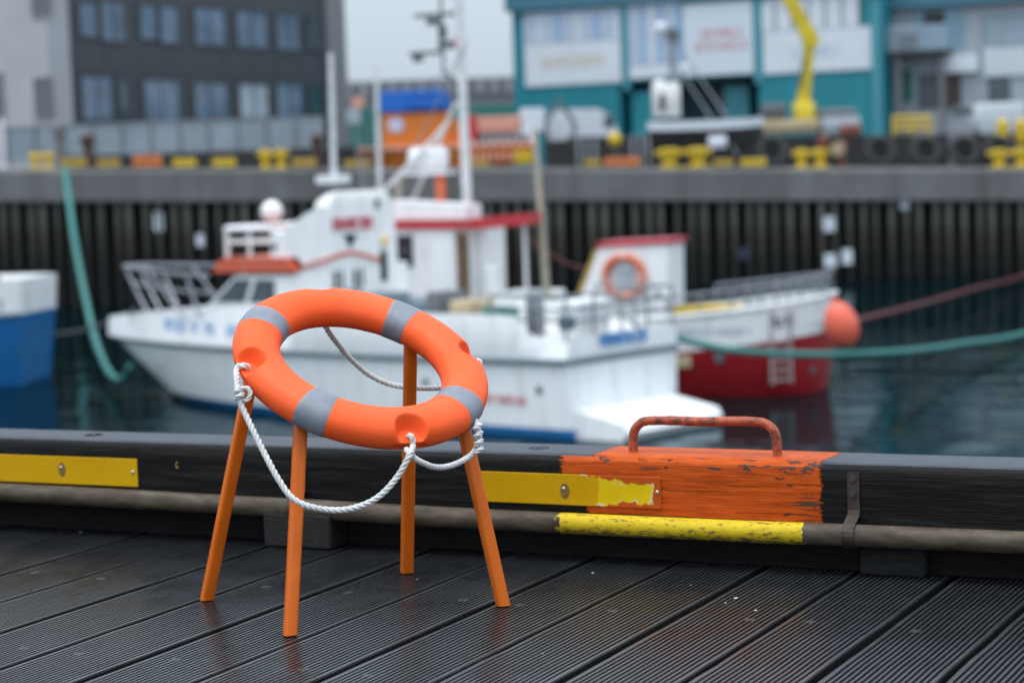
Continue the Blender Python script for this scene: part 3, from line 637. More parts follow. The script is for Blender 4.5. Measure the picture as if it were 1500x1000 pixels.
for px, y0, wpx, col, lab in ((130, 196, 18, 'rust_brown', 'rusty mushroom post behind the teal mooring rope'), (88, 180, 14, 'fence_post', 'dark post at the corner of the pale building'), (466, 196, 16, 'rust_brown', 'tall rusty post at the right end of the glass fence'), (1207, 200, 14, 'rust_red', 'red rusty post in front of the crane truck'), (1233, 207, 14, 'rust_red', 'red rusty post with a round sign left of the tyres')):
    p = qedge(px, 0, 246, 1.2); h_ = at(px, y0, QY+1.2).z - p.z; r_ = wpx*PX/2
    t_ = thing('mooring_post', lab, 'post', p); mb = MB(); mb.lathe([(r_*.7, 0), (r_*.7, h_*.6), (r_*.75, h_*.62)], n=12); mb.build('shaft', col, t_, True)
    mb = MB(); mb.lathe([(r_*.75, h_*.62), (r_*1.15, h_*.70), (r_*1.15, h_*.94), (r_*.6, h_)], n=12); mb.build('head', col, t_, True)
    if px == 1233:
        mb = MB(); mb.tube([(-.15, -r_*1.1, h_*.72), (-.15, -r_*1.1-.05, h_*.72)], .24, 16); mb.build('round_sign', 'pallet_tan', t_)
for px, y0 in ((848, 200), (860, 205), (873, 204), (927, 198), (940, 196), (951, 200)):
    p = qedge(px, 0, 246, 1.0); h_ = at(px, y0, QY+1).z-p.z; mb = MB(); mb.lathe([(.10, 0), (.10, .04), (.045, .05), (.045, h_-.03), (.03, h_)], n=8)
    tag(mb.build('stanchion', 'stainless', None, True, p), {848: 'slim grey quay stanchion nearest the dark hoop, leftmost of three', 860: 'slim grey quay stanchion in the middle of the left three', 873: 'slim grey quay stanchion right of the dark hoop, rightmost of three', 927: 'slim grey quay stanchion nearest the yellow float, left of the grey boat', 940: 'slim grey quay stanchion second from the yellow float', 951: 'slim grey quay stanchion closest to the hull of the grey boat'}[px], 'stanchion', 'slim stanchions on the quay')

# ================================================================== buildings
RE = pi/2 - YAW     # frame whose x axis runs along the pier boards
def frame_tools(O, xdir, nrm):
    def s(px, py): return (onplane(O, nrm, px, py)-O).dot(xdir)
    def z(px, py): return onplane(O, nrm, px, py).z - O.z
    return s, z
def rectpx(O, tools, x0, y0, x1, y1):
    s, z = tools; ym = (y0+y1)/2; xm = (x0+x1)/2
    return s(x0, ym), s(x1, ym), z(xm, y1), z(xm, y0)
# dark office block
O = at(112, 240, 95); O.z = GZ(O.x); T = frame_tools(O, EY, EX)
blk = thing('office_block', 'dark grey clad office block with two rows of windows', 'building', O, RE)
e1 = T[0](478, 100); zt = 11.0
mb = MB(); mb.box(0, e1, 0, 11, -.5, zt); mb.build('wall', 'dark_cladding', blk)
mb = MB(); mb.box(e1+.004, T[0](505, 100), -.15, 9, -.5, zt+.3); mb.build('end_wall', 'end_wall', blk)
mb = MB(); mb.box(-.3, e1+.3, -.4, 11.3, zt, zt+.35); mb.build('roof', 'far_roof', blk)
def window(par, r, depth=.08, pane='window_blue', frame='window_frame', fw=.09, split=None, y=0.0):
    s0, s1, z0, z1 = r; w_ = MB(); w_.box(s0, s1, y-.03, y-.004, z0, z1); p = w_.build('window', pane, par)
    f = MB()
    for a, b, c, d in ((s0-fw, s1+fw, z1, z1+fw), (s0-fw, s1+fw, z0-fw, z0), (s0-fw, s0, z0, z1), (s1, s1+fw, z0, z1)): f.box(a, b, y-depth, y-.002, c, d)
    if split: f.box(s0+(s1-s0)*split-.04, s0+(s1-s0)*split+.04, y-depth*.7, y-.031, z0, z1)
    f.build('frame', frame, p); return p
for (x0, y0, x1, y1, pm_) in ((116, 4, 141, 53, 'window_blue'), (148, 4, 182, 60, 'window_blue'), (204, 8, 228, 57, 'window_blue'), (234, 10, 260, 63, 'window_blue'), (284, 13, 328, 66, 'window_blue'), (346, 18, 390, 70, 'window_blue'), (404, 21, 437, 73, 'window_blue'), (449, 28, 472, 72, 'glass_grey'),
        (119, 113, 164, 176, 'window_blue'), (172, 116, 190, 174, 'glass_grey'), (210, 118, 262, 178, 'window_blue'), (284, 122, 332, 174, 'window_blue'), (350, 124, 392, 172, 'window_pale'), (405, 123, 442, 173, 'window_blue'), (450, 128, 472, 166, 'recess_dark')):
    window(blk, rectpx(O, T, x0, y0, x1, y1), pane=pm_, split=.5 if x1-x0 > 30 else None)
for k in range(9):
    s0 = e1*(k+.02)/9; mb = MB(); mb.box(s0, s0+e1/9-.05, -.022, -.002, T[1](290, 108), T[1](290, 74)); mb.build('cladding_panel', 'dark_cladding', blk)
# glass fence before it
FO = at(100, 240, 89); FO.z = GZ(FO.x); FT = frame_tools(FO, Vector((1, 0, 0)), Vector((0, 1, 0)))
fen = thing('glass_fence', 'grey glass fence with posts in front of the office block', 'fence', FO)
s0, s1, z0, z1 = rectpx(FO, FT, 10, 178, 476, 229); n = 11
for k in range(n):
    a = s0+(s1-s0)*k/n; b = s0+(s1-s0)*(k+1)/n
    mb = MB(); mb.box(a+.05, b-.05, -.02, .02, FT[1](240, 231), FT[1](240, 181)); mb.build('pane', 'fence_glass', fen)
    mb = MB(); mb.box(a-.06, a+.06, -.07, .07, -.2, FT[1](240, 177)); mb.build('post', 'fence_post', fen)
mb = MB(); mb.box(s0, s1, -.05, .05, FT[1](240, 181), FT[1](240, 178)); mb.build('top_rail', 'stainless', fen)
p = at(250, 235, 86); p.z = GZ(p.x); mb = MB(); mb.bbox(-4.5, 7.5, -.2, .2, -.3, at(250, 224, 86).z-p.z, .03)
tag(mb.build('low_wall', 'dark_concrete', loc=p), 'low dark wall below the glass fence', 'wall')
# pale building on the left
O = at(112, 240, 95) - EY*1.6; O.z = GZ(O.x); T = frame_tools(O, EX, EY)
pb = thing('pale_building', 'pale rendered building at the left edge of the picture', 'building', O, -YAW)
mb = MB(); mb.box(-14, 0, 0, 1.55, -.5, 12); mb.build('wall', 'pale_render', pb); mb = MB(); mb.box(-14.2, .1, -.2, 1.55, 12, 12.3); mb.build('roof', 'far_roof', pb)
for r in ((49, -40, 74, 22), (54, 116, 78, 172), (-24, 110, 4, 170)): window(pb, rectpx(O, T, *r), pane='grey_window', frame='end_wall', split=.5)
# lamp / flag pole by it
p = at(6, 240, 86); p.z = GZ(p.x); mb = MB(); mb.lathe([(.18, 0), (.16, .1), (.08, .12), (.06, 1.95), (.02, 2.0)], n=10); tag(mb.build('white_post', 'pole_white', None, True, p), 'white post standing at the far left quay edge', 'post')

# far hall between the buildings
O = at(757, 240, 180); O.z = GZ(O.x); T = (lambda px, py: at(px, py, 180).x-O.x, lambda px, py: at(px, py, 180).z-O.z)
hall = thing('far_hall', 'long grey hall far behind the orange vessel', 'building', O)
s0, s1, z0, z1 = rectpx(O, T, 470, 140, 790, 165); mb = MB(); mb.box(s0, s1, 0, 20, -1, z1); mb.build('wall', 'far_grey', hall)
zr = T[1](630, 116); mb = MB(); mb.prism([(s0-.5, z1), (s1+.5, z1), (s1, zr), (s0, zr)], -.3, 18); mb.build('roof', 'far_roof', hall)
for k in range(15):
    a = s0+(s1-s0)*(k+.2)/15; mb = MB(); mb.box(a, a+(s1-s0)/15*.55, -.4, -.304, z1+.25, zr-.2); mb.build('window', 'grey_window', hall)
mb = MB(); mb.box(s0, s1, -.2, -.02, .5, T[1](630, 158)); mb.build('green_band', 'far_green', hall)

# teal warehouse
O = at(757, 240, 115); O.z = GZ(O.x); T = frame_tools(O, EX, EY); tl = thing('teal_warehouse', 'teal clad warehouse with white upper panels and banner', 'building', O, -YAW)
e1 = T[0](1293, 100); zt = T[1](1000, -60)
u0, u1 = T[0](908, 150), T[0](1112, 150); zl = T[1](1010, 116)
mb = MB(); mb.box(0, u0, 0, 14, -1, zl); mb.build('wall', 'teal_clad', tl); mb = MB(); mb.box(u1, e1, 0, 14, -1, zl); mb.build('wall', 'teal_clad', tl); mb = MB(); mb.box(0, e1, 0, 14, zl+.002, zt); mb.build('upper_wall', 'teal_clad', tl)
mb = MB(); mb.box(u0, u1, 3.0, 13.9, -1, zl); mb.build('recessed_wall', 'recess_dark', tl)
mb = MB(); mb.box(-.25, e1+.2, -.35, 14.2, T[1](840, 12), zt+.2); mb.build('roof_band', 'teal_roof', tl)
for x0, x1 in ((1279, 1293),): mb = MB(); mb.box(T[0](x0, 100), T[0](x1, 100), -.25, -.003, -1, T[1](1285, 2)); mb.build('corner_column', 'teal_light', tl)
for x0, x1 in ((912, 922), (1105, 1118)): mb = MB(); mb.box(T[0](x0, 60), T[0](x1, 60), -.12, -.003, zl-.4, T[1](1000, 0)); mb.build('pilaster', 'teal_light', tl)
def panel(name, mat, x0, y0, x1, y1, d=.10, par=tl, TT=None, OO=None):
    a, b, c, d_ = rectpx(OO or O, TT or T, x0, y0, x1, y1); mb = MB(); mb.box(a, b, -d, -.003, c, d_); return mb.build(name, mat, par)
panel('white_panel', 'panel_white', 770, 62, 911, 124); panel('white_panel', 'panel_white', 923, 95, 1002, 114); panel('banner', 'banner_white', 1002, 4, 1104, 110, .14); panel('white_panel', 'panel_white', 1119, 43, 1278, 105)
def winrow(x0, y0, x1, y1, n, mats, mull, par, TT, OO, mw=.10):
    a, b, c, d_ = rectpx(OO, TT, x0, y0, x1, y1)
    for k in range(n):
        p0, p1 = a+(b-a)*k/n, a+(b-a)*(k+1)/n; mb = MB(); mb.box(p0+mw, p1-mw, -.06, -.003, c, d_); w_ = mb.build('window', mats[k % len(mats)], par)
        mb = MB(); mb.box(p0-mw, p0+mw, -.11, -.003, c, d_); mb.build('mullion', mull, w_)
    mb = MB(); mb.box(a, b, -.13, -.003, d_, d_+.12); mb.build('lintel', mull, par)
winrow(770, 19, 911, 61, 10, ['mullion_pale', 'panel_white', 'mullion_pale', 'window_sky'], 'mullion_pale', tl, T, O)
winrow(923, 6, 1001, 94, 6, ['mullion_pale', 'window_sky', 'panel_white', 'window_sky'], 'mullion_pale', tl, T, O)
winrow(1124, -2, 1272, 42, 6, ['glass_dark', 'glass_dark', 'glass_grey'], 'panel_white', tl, T, O, .38)
mb = MB(); mb.box(T[0](922, 160), T[0](955, 160), .3, 2.9, -1, zl-.5); mb.build('entrance_box', 'teal_clad', tl)
R2 = rectpx(O, T, 1022, 138, 1042, 172); mb = MB(); mb.box(R2[0], R2[1], 2.88, 2.997, R2[2], R2[3]); mb.build('window', 'glass_grey', tl)
mb = MB(); mb.box(T[0](1050, 160), T[0](1085, 160), 1.2, 2.9, -1, zl-.4); mb.build('gate', 'teal_light', tl)
def glyphs(n, w, h, seed, th=.16, fill=.72):     # unreadable blurred lettering: strokes only
    rnd = random.Random(seed); out = []; cw = w/n
    for k in range(n):
        x0 = cw*k; lw = cw*fill
        for a in (0, 1):
            if rnd.random() < .85: out.append((x0+a*(lw-lw*th*1.6), x0+a*(lw-lw*th*1.6)+lw*th*1.6, 0, h))
        for z in (0, .42, .84):
            if rnd.random() < .6: out.append((x0, x0+lw, h*z, h*(z+th)))
    return out
def facade_text(par, TT, OO, x0, y0, x1, y1, n, mat, seed, d):
    a, b, c, e = rectpx(OO, TT, x0, y0, x1, y1); mb = MB()
    for i, (g0, g1, h0, h1) in enumerate(glyphs(n, b-a, e-c, seed)): mb.box(a+g0, a+g1, -d-.012-.001*(i % 7), -d-.002, c+h0, c+h1)
    return mb.build('lettering', mat, par)
facade_text(tl, T, O, 1028, 42, 1092, 56, 7, 'letter_pink', 3, .14); facade_text(tl, T, O, 1020, 62, 1098, 74, 9, 'letter_pink', 4, .14)
facade_text(tl, T, O, 1160, 68, 1235, 82, 8, 'letter_pale', 5, .10); facade_text(tl, T, O, 795, 82, 890, 100, 8, 'letter_tan', 6, .10)

# grey and blue building on the right
O = at(1300, 240, 108); O.z = GZ(O.x); T = frame_tools(O, EX, EY); gb = thing('harbour_shed', 'grey and pale blue harbour building with balcony at the right edge', 'building', O, -YAW)
e1 = T[0](1560, 100); zt = T[1](1400, 8); mb = MB(); mb.box(0, e1, 0, 12, -1, zt); mb.build('wall', 'grey_wall', gb)
mb = MB(); mb.prism([(-.3, zt), (e1+.3, zt), (e1+.3, zt+.35), (e1*.5, zt+1.0), (-.3, zt+.8)], -.5, 12.2); mb.build('roof', 'teal_roof', gb)
kw = dict(par=gb, TT=T, OO=O)
panel('blue_panel', 'blue_wall', 1340, 10, 1412, 78, .06, **kw); panel('window_strip', 'grey_wall', 1413, 18, 1438, 76, .09, **kw); panel('white_panel', 'white_wall', 1442, 68, 1560, 110, .12, **kw)
winrow(1448, 24, 1555, 66, 8, ['window_pale', 'grey_wall', 'window_pale'], 'blue_wall', gb, T, O, .08)
panel('window', 'glass_dark', 1354, 17, 1384, 36, .10, **kw); panel('door', 'far_green', 1316, 104, 1336, 150, .06, **kw); panel('door', 'brown_dark', 1384, 108, 1408, 160, .06, **kw); panel('sign_board', 'panel_white', 1380, 80, 1434, 106, .35, **kw)
a, b, c, d_ = rectpx(O, T, 1312, 64, 1396, 82); mb = MB(); mb.box(a, b, -1.4, -.005, c, c+.22); bal = mb.build('balcony', 'dark_concrete', gb)
mb = MB(); hh = T[1](1350, 42)
for k in range(15): xx = a+(b-a)*k/14; mb.box(xx-.025, xx+.025, -1.38, -1.33, c+.22, hh)
mb.box(a, b, -1.40, -1.31, hh, hh+.07); mb.build('railing', 'mullion_pale', bal)
for k in (0, 1): mb = MB(); xx = a+(b-a)*(.12+.75*k); mb.box(xx, xx+.22, -1.2, -.95, -1, c-.003); mb.build('column', 'fence_post', gb)
panel('window', 'glass_grey', 1318, 50, 1345, 76, .07, **kw); panel('dark_opening', 'equip_dark', 1345, 108, 1378, 160, .05, **kw); panel('window', 'glass_grey', 1448, 114, 1480, 148, .06, **kw)

# ================================================================== things in the yard
def yard(px, depth): p = at(px, 240, depth); p.z = GZ(p.x); return p
def zpx(px, py, depth, p): return at(px, py, depth).z - p.z
# orange vessel with blue top
D = 90; p = yard(640, D); ves = thing('rescue_vessel', 'orange rescue vessel with bright blue wheelhouse top on the quay', 'vessel', p)
def vx(px): return at(px, 200, D).x-p.x
def vz(px, py): return zpx(px, py, D, p)
def vbox(name, mat, x0, y0, x1, y1, d0=-1, d1=1, par=ves):
    xm = (x0+x1)/2; mb = MB(); mb.bbox(vx(x0), vx(x1), d0, d1, vz(xm, y1), vz(xm, y0), .04); return mb.build(name, mat, par)
mb = MB(); zz = vz(640, 219); R = []
for u, k in ((505, .03), (530, .55), (570, .9), (680, 1), (785, .95)):
    R.append([(vx(u), -1.7*k, zz), (vx(u)+.1, -1.45*k, 0.0), (vx(u)+.1, 1.45*k, 0.0), (vx(u), 1.7*k, zz)])
mb.loft(R); mb.build('hull', 'vessel_orange', ves); vbox('gunwale', 'vessel_salmon', 512, 213, 785, 219, -1.75, 1.75)
vbox('wheelhouse', 'vessel_orange', 563, 166, 664, 213, -1.3, 1.3); vbox('wheelhouse_top', 'vessel_blue', 561, 134, 656, 165, -1.4, 1.4); vbox('roof_step', 'vessel_blue', 600, 141, 662, 160, -1.46, -1.41)
mb = MB(); mb.tube([(0, -1.31, 0), (0, -1.36, 0)], .32, 18); o = mb.build('emblem', 'emblem_pale', ves); o.location = (vx(583), 0, vz(583, 184))
can = vbox('canopy', 'vessel_salmon', 690, 172, 762, 194, -1.3, 1.3); vbox('cabin', 'vessel_orange', 664, 178, 689, 213, -1.2, 1.2); vbox('cabin_side', 'panel_white', 690, 195, 782, 212, -1.2, 1.2); vbox('after_cabin', 'panel_white', 763, 160, 798, 194, -1.1, 1.1)
for k in range(6): vbox('window', 'glass_dark', 700+k*13, 196, 708+k*13, 210, -1.26, -1.203)
vbox('red_box', 'roof_red', 686, 170, 700, 206, -1.42, -1.31); vbox('yellow_box', 'yellow_paint', 752, 221, 778, 240, -1.9, -1.7)
for k in range(9): vbox('fender_strip', 'vessel_salmon', 690+k*9.5, 224, 696+k*9.5, 236, -1.84, -1.72)
for px in (640, 652): mb = MB(); mb.tube([(vx(px), 0, vz(px, 140)), (vx(px), 0, vz(px, 112))], .05, 6); mb.build('antenna', 'stainless', ves)
for px in (520, 790):    # cradle blocks
    mb = MB(); mb.box(vx(px)-.3+(1.2 if px < 600 else -1.6), vx(px)+.3+(1.2 if px < 600 else -1.6), -1, 1, -.05, .05); mb.build('cradle_block', 'dark_concrete', ves)
# signal post left of it
D = 85; p = yard(528, D); t_ = thing('signal_post', 'grey signal cabinet on a pole with orange top beside the dark office block', 'sign', p)
mb = MB(); mb.tube([(-.1, 0, 0), (-.1, 0, zpx(525, 178, D, p))], .05, 8); mb.build('pole', 'stainless', t_); mb = MB(); mb.bbox(-.45, .1, -.15, .15, zpx(525, 182, D, p), zpx(525, 160, D, p), .03); mb.build('cabinet', 'grey_wall', t_); mb = MB(); mb.bbox(-.25, .25, -.12, .12, zpx(525, 158, D, p), zpx(525, 144, D, p), .03); mb.build('orange_top', 'vessel_salmon', t_)
mb = MB(); mb.bbox(.14, .42, -.1, .1, zpx(525, 182, D, p), zpx(525, 156, D, p), .03); mb.build('green_sign', 'far_green', t_); mb = MB(); mb.tube([(.28, 0, 0), (.28, 0, zpx(525, 184, D, p))], .04, 8); mb.build('pole', 'equip_dark', t_)
# white van
D = 92; p = yard(850, D); van = thing('white_van', 'white van parked in front of the teal warehouse behind the dark hoop', 'van', p)
def bx_(par, name, mat, D, p, x0, y0, x1, y1, d0, d1, r=.03):
    xm = (x0+x1)/2; mb = MB(); mb.bbox(at(x0, 200, D).x-p.x, at(x1, 200, D).x-p.x, d0, d1, zpx(xm, y1, D, p), zpx(xm, y0, D, p), r); return mb.build(name, mat, par, True)
mb = MB(); pr = [(800, 216), (800, 170), (806, 161), (875, 160), (893, 170), (903, 190), (905, 214)]
mb.prism([(at(x, y, D).x-p.x, zpx(x, y, D, p)) for x, y in pr], -1.0, 1.0); mb.build('body', 'van_white', van)
for x in (820, 885):
    mb = MB(); z_ = zpx(x, 218, D, p); mb.tube([(at(x, 218, D).x-p.x, -1.05, max(z_, .34)), (at(x, 218, D).x-p.x, -.82, max(z_, .34))], .36, 16); mb.build('wheel', 'rubber', van, True)
bx_(van, 'windscreen', 'glass_grey', D, p, 884, 168, 898, 186, -1.04, -1.003)
# net hoop
D = 84; p = yard(822, D); hp_ = thing('net_hoop', 'dark oval hoop frame standing on the quay in front of the white van', 'hoop', p)
cx, cz = 0, zpx(822, 190, D, p); rx, rzz = 21*D/F, 28*D/F
mb = MB(); mb.tube([(rx*cos(2*pi*k/28), 0, cz+rzz*sin(2*pi*k/28)*(1.15 if sin(2*pi*k/28) > .8 else 1)) for k in range(29)], .085, 8, False); mb.build('hoop', 'equip_dark', hp_, True)
mb = MB(); mb.bbox(-.65, .65, -.3, .3, -.05, cz-rzz*.55, .05); mb.build('base', 'dark_concrete', hp_); mb = MB(); mb.tube([(-.2, 0, cz+rzz), (0, 0, zpx(822, 138, D, p)), (.2, 0, cz+rzz)], .06, 6); mb.build('lifting_eye', 'equip_dark', hp_)
p = yard(902, 84); t_ = thing('buoy_float', 'yellow float on a post left of the grey boat', 'float', p); z_ = zpx(902, 205, 84, p); mb = MB(); mb.ellipsoid((0, 0, z_), .27, .27, .29); mb.build('float', 'yellow_paint', t_, True); mb = MB(); mb.tube([(0, 0, 0), (0, 0, z_-.2)], .05, 8); mb.build('post', 'equip_dark', t_)
# yard wall
D = 88; p = yard(1180, D); sl_ = .0334
mb = MB(); a, b = at(832, 230, D).x-p.x, at(1570, 230, D).x-p.x
mb.loft([[(x, -.25, -sl_*x-.3), (x, -.25, zpx(1180, 199, D, p)-sl_*x*.9), (x, .25, zpx(1180, 199, D, p)-sl_*x*.9), (x, .25, -sl_*x-.3)] for x in (a, a*.5, 0, b*.5, b)])
tag(mb.build('yard_wall', 'dark_concrete', loc=p), 'long low dark wall in front of the teal warehouse', 'wall')
# tyres leaning on the wall
for i, (px, py, lab) in enumerate(((1132, 232, 'big black tyre left of the yellow bollard under the crane'), (1290, 228, 'big black tyre leaning on the dark wall, nearest the red posts'), (1357, 224, 'big black tyre below the yellow railing'), (1413, 220, 'big black tyre below the navy car'), (1464, 220, 'big black tyre below the white container'))):
    p = yard(px, 83.3); r_ = .62; mb = MB(); R = []
    for k in range(24):
        t2 = 2*pi*k/24; R.append([((r_-.15+.16*cos(q))*cos(t2), .14*sin(q)+ (.25*sin(t2)), r_+(r_-.15+.16*cos(q))*sin(t2)) for q in [2*pi*j/10 for j in range(10)]])
    R.append(R[0]); mb.loft(R, True, False); t_ = thing('tyre', lab, 'tyre', p, 0, 'tyres along the dark wall'); mb.build('tread', 'rubber', t_, True)
    mb = MB(); mb.tube([(0, -.02, r_), (0, .05, r_)], r_*.55, 16); mb.build('hub', 'black_void', t_)
# crane truck
D = 96; p = yard(1180, D); cr = thing('crane_truck', 'flatbed truck with folding yellow crane arm before the teal warehouse', 'truck', p)
q = lambda x, y, dy=0: Vector((at(x, y, D).x-p.x, dy, zpx(x, y, D, p)))
bx_(cr, 'bed', 'pallet_tan', D, p, 1100, 176, 1196, 196, -1.1, 1.1); bx_(cr, 'cab', 'grey_wall', D, p, 1200, 172, 1255, 200, -1.1, 1.1); bx_(cr, 'load', 'equip_dark', D, p, 1118, 152, 1150, 175, -.8, .8); bx_(cr, 'cab_roof', 'far_grey', D, p, 1198, 160, 1250, 171, -1, 1)
bx_(cr, 'red_box', 'rust_red', D, p, 1225, 183, 1255, 203, -1.3, -1.12); bx_(cr, 'pedestal', 'crane_yellow', D, p, 1164, 150, 1192, 190, -.5, .5)
def arm(name, pts, wd):
    for k, ((x0, y0), (x1, y1)) in enumerate(zip(pts, pts[1:])):
        a, b = q(x0, y0), q(x1, y1); dv = (b-a).normalized(); sv = Vector((dv.z, 0, -dv.x)); w0, w1 = wd[k]
        mb = MB(); mb.loft([[a+sv*w0+Vector((0, e, 0)) if i in (0, 1) else a-sv*w0+Vector((0, e, 0)) for i, e in ((0, -.2), (1, .2), (2, .2), (3, -.2))], [b+sv*w1+Vector((0, e, 0)) if i in (0, 1) else b-sv*w1+Vector((0, e, 0)) for i, e in ((0, -.2), (1, .2), (2, .2), (3, -.2))]]); mb.build(name, 'crane_yellow', cr)
arm('lower_arm', [(1176, 155), (1186, 62)], [(.27, .22)]); arm('boom', [(1190, 62), (1150, -12)], [(.33, .26)])
mb = MB(); mb.tube([q(1187, 60)-Vector((0, .3, 0)), q(1187, 60)+Vector((0, .3, 0))], .36, 14); mb.build('joint', 'crane_yellow', cr, True); mb = MB(); mb.tube([q(1168, 130, -.3), q(1178, 85, -.3)], .07, 8); mb.build('hydraulic_ram', 'equip_dark', cr, True)
for x in (1120, 1150, 1235): mb = MB(); c_ = q(x, 205); mb.tube([(c_.x, -1.15, .48), (c_.x, -.9, .48)], .48, 16); mb.build('wheel', 'rubber', cr, True)
# grey boat with mast standing on the quay
D = 84.5; p = yard(990, D); gbt = thing('grey_boat', 'small grey and white boat with a tall mast in front of the teal warehouse', 'boat', p)
q = lambda x, y, dy=0: Vector((at(x, y, D).x-p.x, dy, zpx(x, y, D, p)))
mb = MB(); R = []
for x, k, top, bot in ((950, .7, 192, 218), (980, .95, 192, 226), (1040, 1, 190, 228), (1090, .7, 187, 222), (1118, .05, 184, 200)):
    zt_, zb = q(x, top).z, max(.1, q(x, bot).z); xx = q(x, 200).x; R.append([(xx, -1.0*k, zt_), (xx, -.6*k, zb), (xx, .6*k, zb), (xx, 1.0*k, zt_)])
mb.loft(R); mb.build('hull', 'dark_concrete', gbt); mb = MB(); mb.loft([[(a[0][0], a[0][1]*1.04, a[0][2]), (a[0][0], a[0][1]*1.04, a[0][2]+.34), (a[3][0], a[3][1]*1.04, a[3][2]+.34), (a[3][0], a[3][1]*1.04, a[3][2])] for a in R]); mb.build('bulwark', 'panel_white', gbt)
bx_(gbt, 'wheelhouse', 'gel_cream', D, p, 958, 122, 996, 172, -.7, .7); bx_(gbt, 'window', 'glass_dark', D, p, 966, 138, 974, 162, -.75, -.703); bx_(gbt, 'white_box', 'panel_white', D, p, 1034, 200, 1060, 218, -1.1, -.8)
mb = MB(); mb.tube([q(985, 172), q(984, 40)], [.13, .09], 8); ms = mb.build('mast', 'stainless', gbt, True); mb = MB(); mb.box(q(976, 50).x, q(994, 50).x, -.25, .25, q(985, 62).z, q(985, 44).z); mb.build('radar', 'equip_dark', ms)
for x, y, r_ in ((968, 42, .24), (966, 128, .30), (1003, 100, .2)): mb = MB(); mb.ellipsoid(q(x, y), r_, r_, r_); mb.build('dome', 'panel_white', gbt, True); mb = MB(); mb.tube([q(x, y), q(985, y+14)], .03, 6); mb.build('dome_arm', 'stainless', gbt)
for x0, y0, x1, y1 in ((986, 90, 1040, 175), (986, 60, 1062, 172), (1030, 178, 1050, 240), (1052, 178, 1078, 240)): mb = MB(); mb.tube([q(x0, y0, -.4), q(x1, min(y1, 228), -.7)], .04, 6); mb.build('stay', 'stainless', gbt)
for x in (970, 1060): mb = MB(); c_ = q(x, 210); mb.box(c_.x-.2, c_.x+.2, -.5, .5, -.02, .35); mb.build('keel_block', 'brown_dark', gbt)
# container, car, railing on the right
D = 97; p = yard(1460, D); cn = thing('container', 'white corrugated container at the right edge of the yard', 'container', p); bx_(cn, 'box', 'container_white', D, p, 1428, 152, 1492, 197, -1.2, 1.2)
for k in range(9):
    mb = MB(); xx = at(1431+k*6.8, 175, D).x-p.x; mb.box(xx, xx+.1, -1.24, -1.2, zpx(1460, 194, D, p), zpx(1460, 155, D, p)); mb.build('rib', 'container_white', cn)
mb = MB(); mb.box(-1.2, 1.2, -1, 1, -.05, zpx(1460, 197, D, p)+.02); mb.build('skid', 'dark_concrete', cn)
D = 94; p = yard(1398, D); car = thing('parked_car', 'dark navy car parked left of the white container', 'car', p)
mb = MB(); mb.prism([(-.95, .3), (-.95, .8), (-.8, .95), (-.6, 1.42), (-.3, 1.5), (.5, 1.5), (.75, 1.4), (.95, .95), (.98, .3)], -1.9, 1.9); mb.build('body', 'navy', car)
bx_(car, 'windscreen', 'glass_grey', D, p, 1382, 158, 1413, 170, -1.94, -1.903)
for s in (-1, 1):
    mb = MB(); mb.tube([(s*.78, -1.75, .34), (s*.78, -1.45, .34)], .33, 14); mb.build('wheel', 'rubber', car, True); mb = MB(); mb.bbox(s*.66-.16, s*.66+.16, -1.95, -1.903, .62, .80, .02); mb.build('headlight', 'panel_white', car)
D = 86.5; p = yard(1336, D); t_ = thing('yellow_railing', 'yellow pipe railing on the dark wall right of the teal column', 'railing', p); q = lambda x, y: Vector((at(x, y, D).x-p.x, 0, zpx(x, y, D, p)))
for y in (172, 181, 190): mb = MB(); mb.tube([q(1308, y), q(1364, y)], .07, 8); mb.build('bar', 'yellow_paint', t_, True)
for x in (1309, 1336, 1363): mb = MB(); a = q(x, 171); mb.tube([(a.x, 0, q(x, 199).z), a], .06, 8); mb.build('post', 'yellow_paint', t_, True)
for px, lab in ((1469, 'small yellow marker post before the white container'), (1497, 'small yellow marker post at the picture edge beside the container')):
    p = yard(px, 86); mb = MB(); z_ = zpx(px, 174, 86, p); mb.lathe([(.10, 0), (.10, z_*.5), (.24, z_*.55), (.24, z_*.92), (.1, z_)], n=10); tag(mb.build('marker_post', 'yellow_paint', None, True, p), lab, 'marker post')
p = yard(1408, 86.5); mb = MB(); z_ = zpx(1408, 190, 86.5, p); mb.bbox(-.45, .45, -.3, .3, 0, z_, .06); tag(mb.build('grey_crate', 'far_grey', None, False, p), 'small grey crate on the dark wall below the navy car', 'crate')

# ================================================================== boats
HD = Vector((-.761, .648, 0)); LD = Vector((-.648, -.761, 0)); BR = atan2(.648, -.761)
def boatmap(O, hd=HD, ld=LD):
    def f(px, py, y): P = onplane(O+ld*y, ld, px, py); v = P-O; return v.dot(hd), v.z
    return f
def hullgrid(levels, n, xend, hb, zl, xs0=None):
    G = []
    for i in range(n+1):
        u = i/n; G.append([((xs0[k] if xs0 else 0)+u*(xend[k]-(xs0[k] if xs0 else 0)), hb(k, u), zl(k, u)) for k in range(levels)])
    return G
def hullmesh(G, k0, k1, off=0.0, capstern=True):
    mb = MB(); R = []
    for st in G:
        port = [(x, max(y, 0)+off, z) for x, y, z in st[k0:k1+1]]
        R.append(list(reversed(port)) + [(x, -y, z) for x, y, z in port])
    mb.loft(R, True if False else False, False)
    n = len(R[0])
    if capstern: mb.add(R[0], [tuple(range(n))])
    return mb
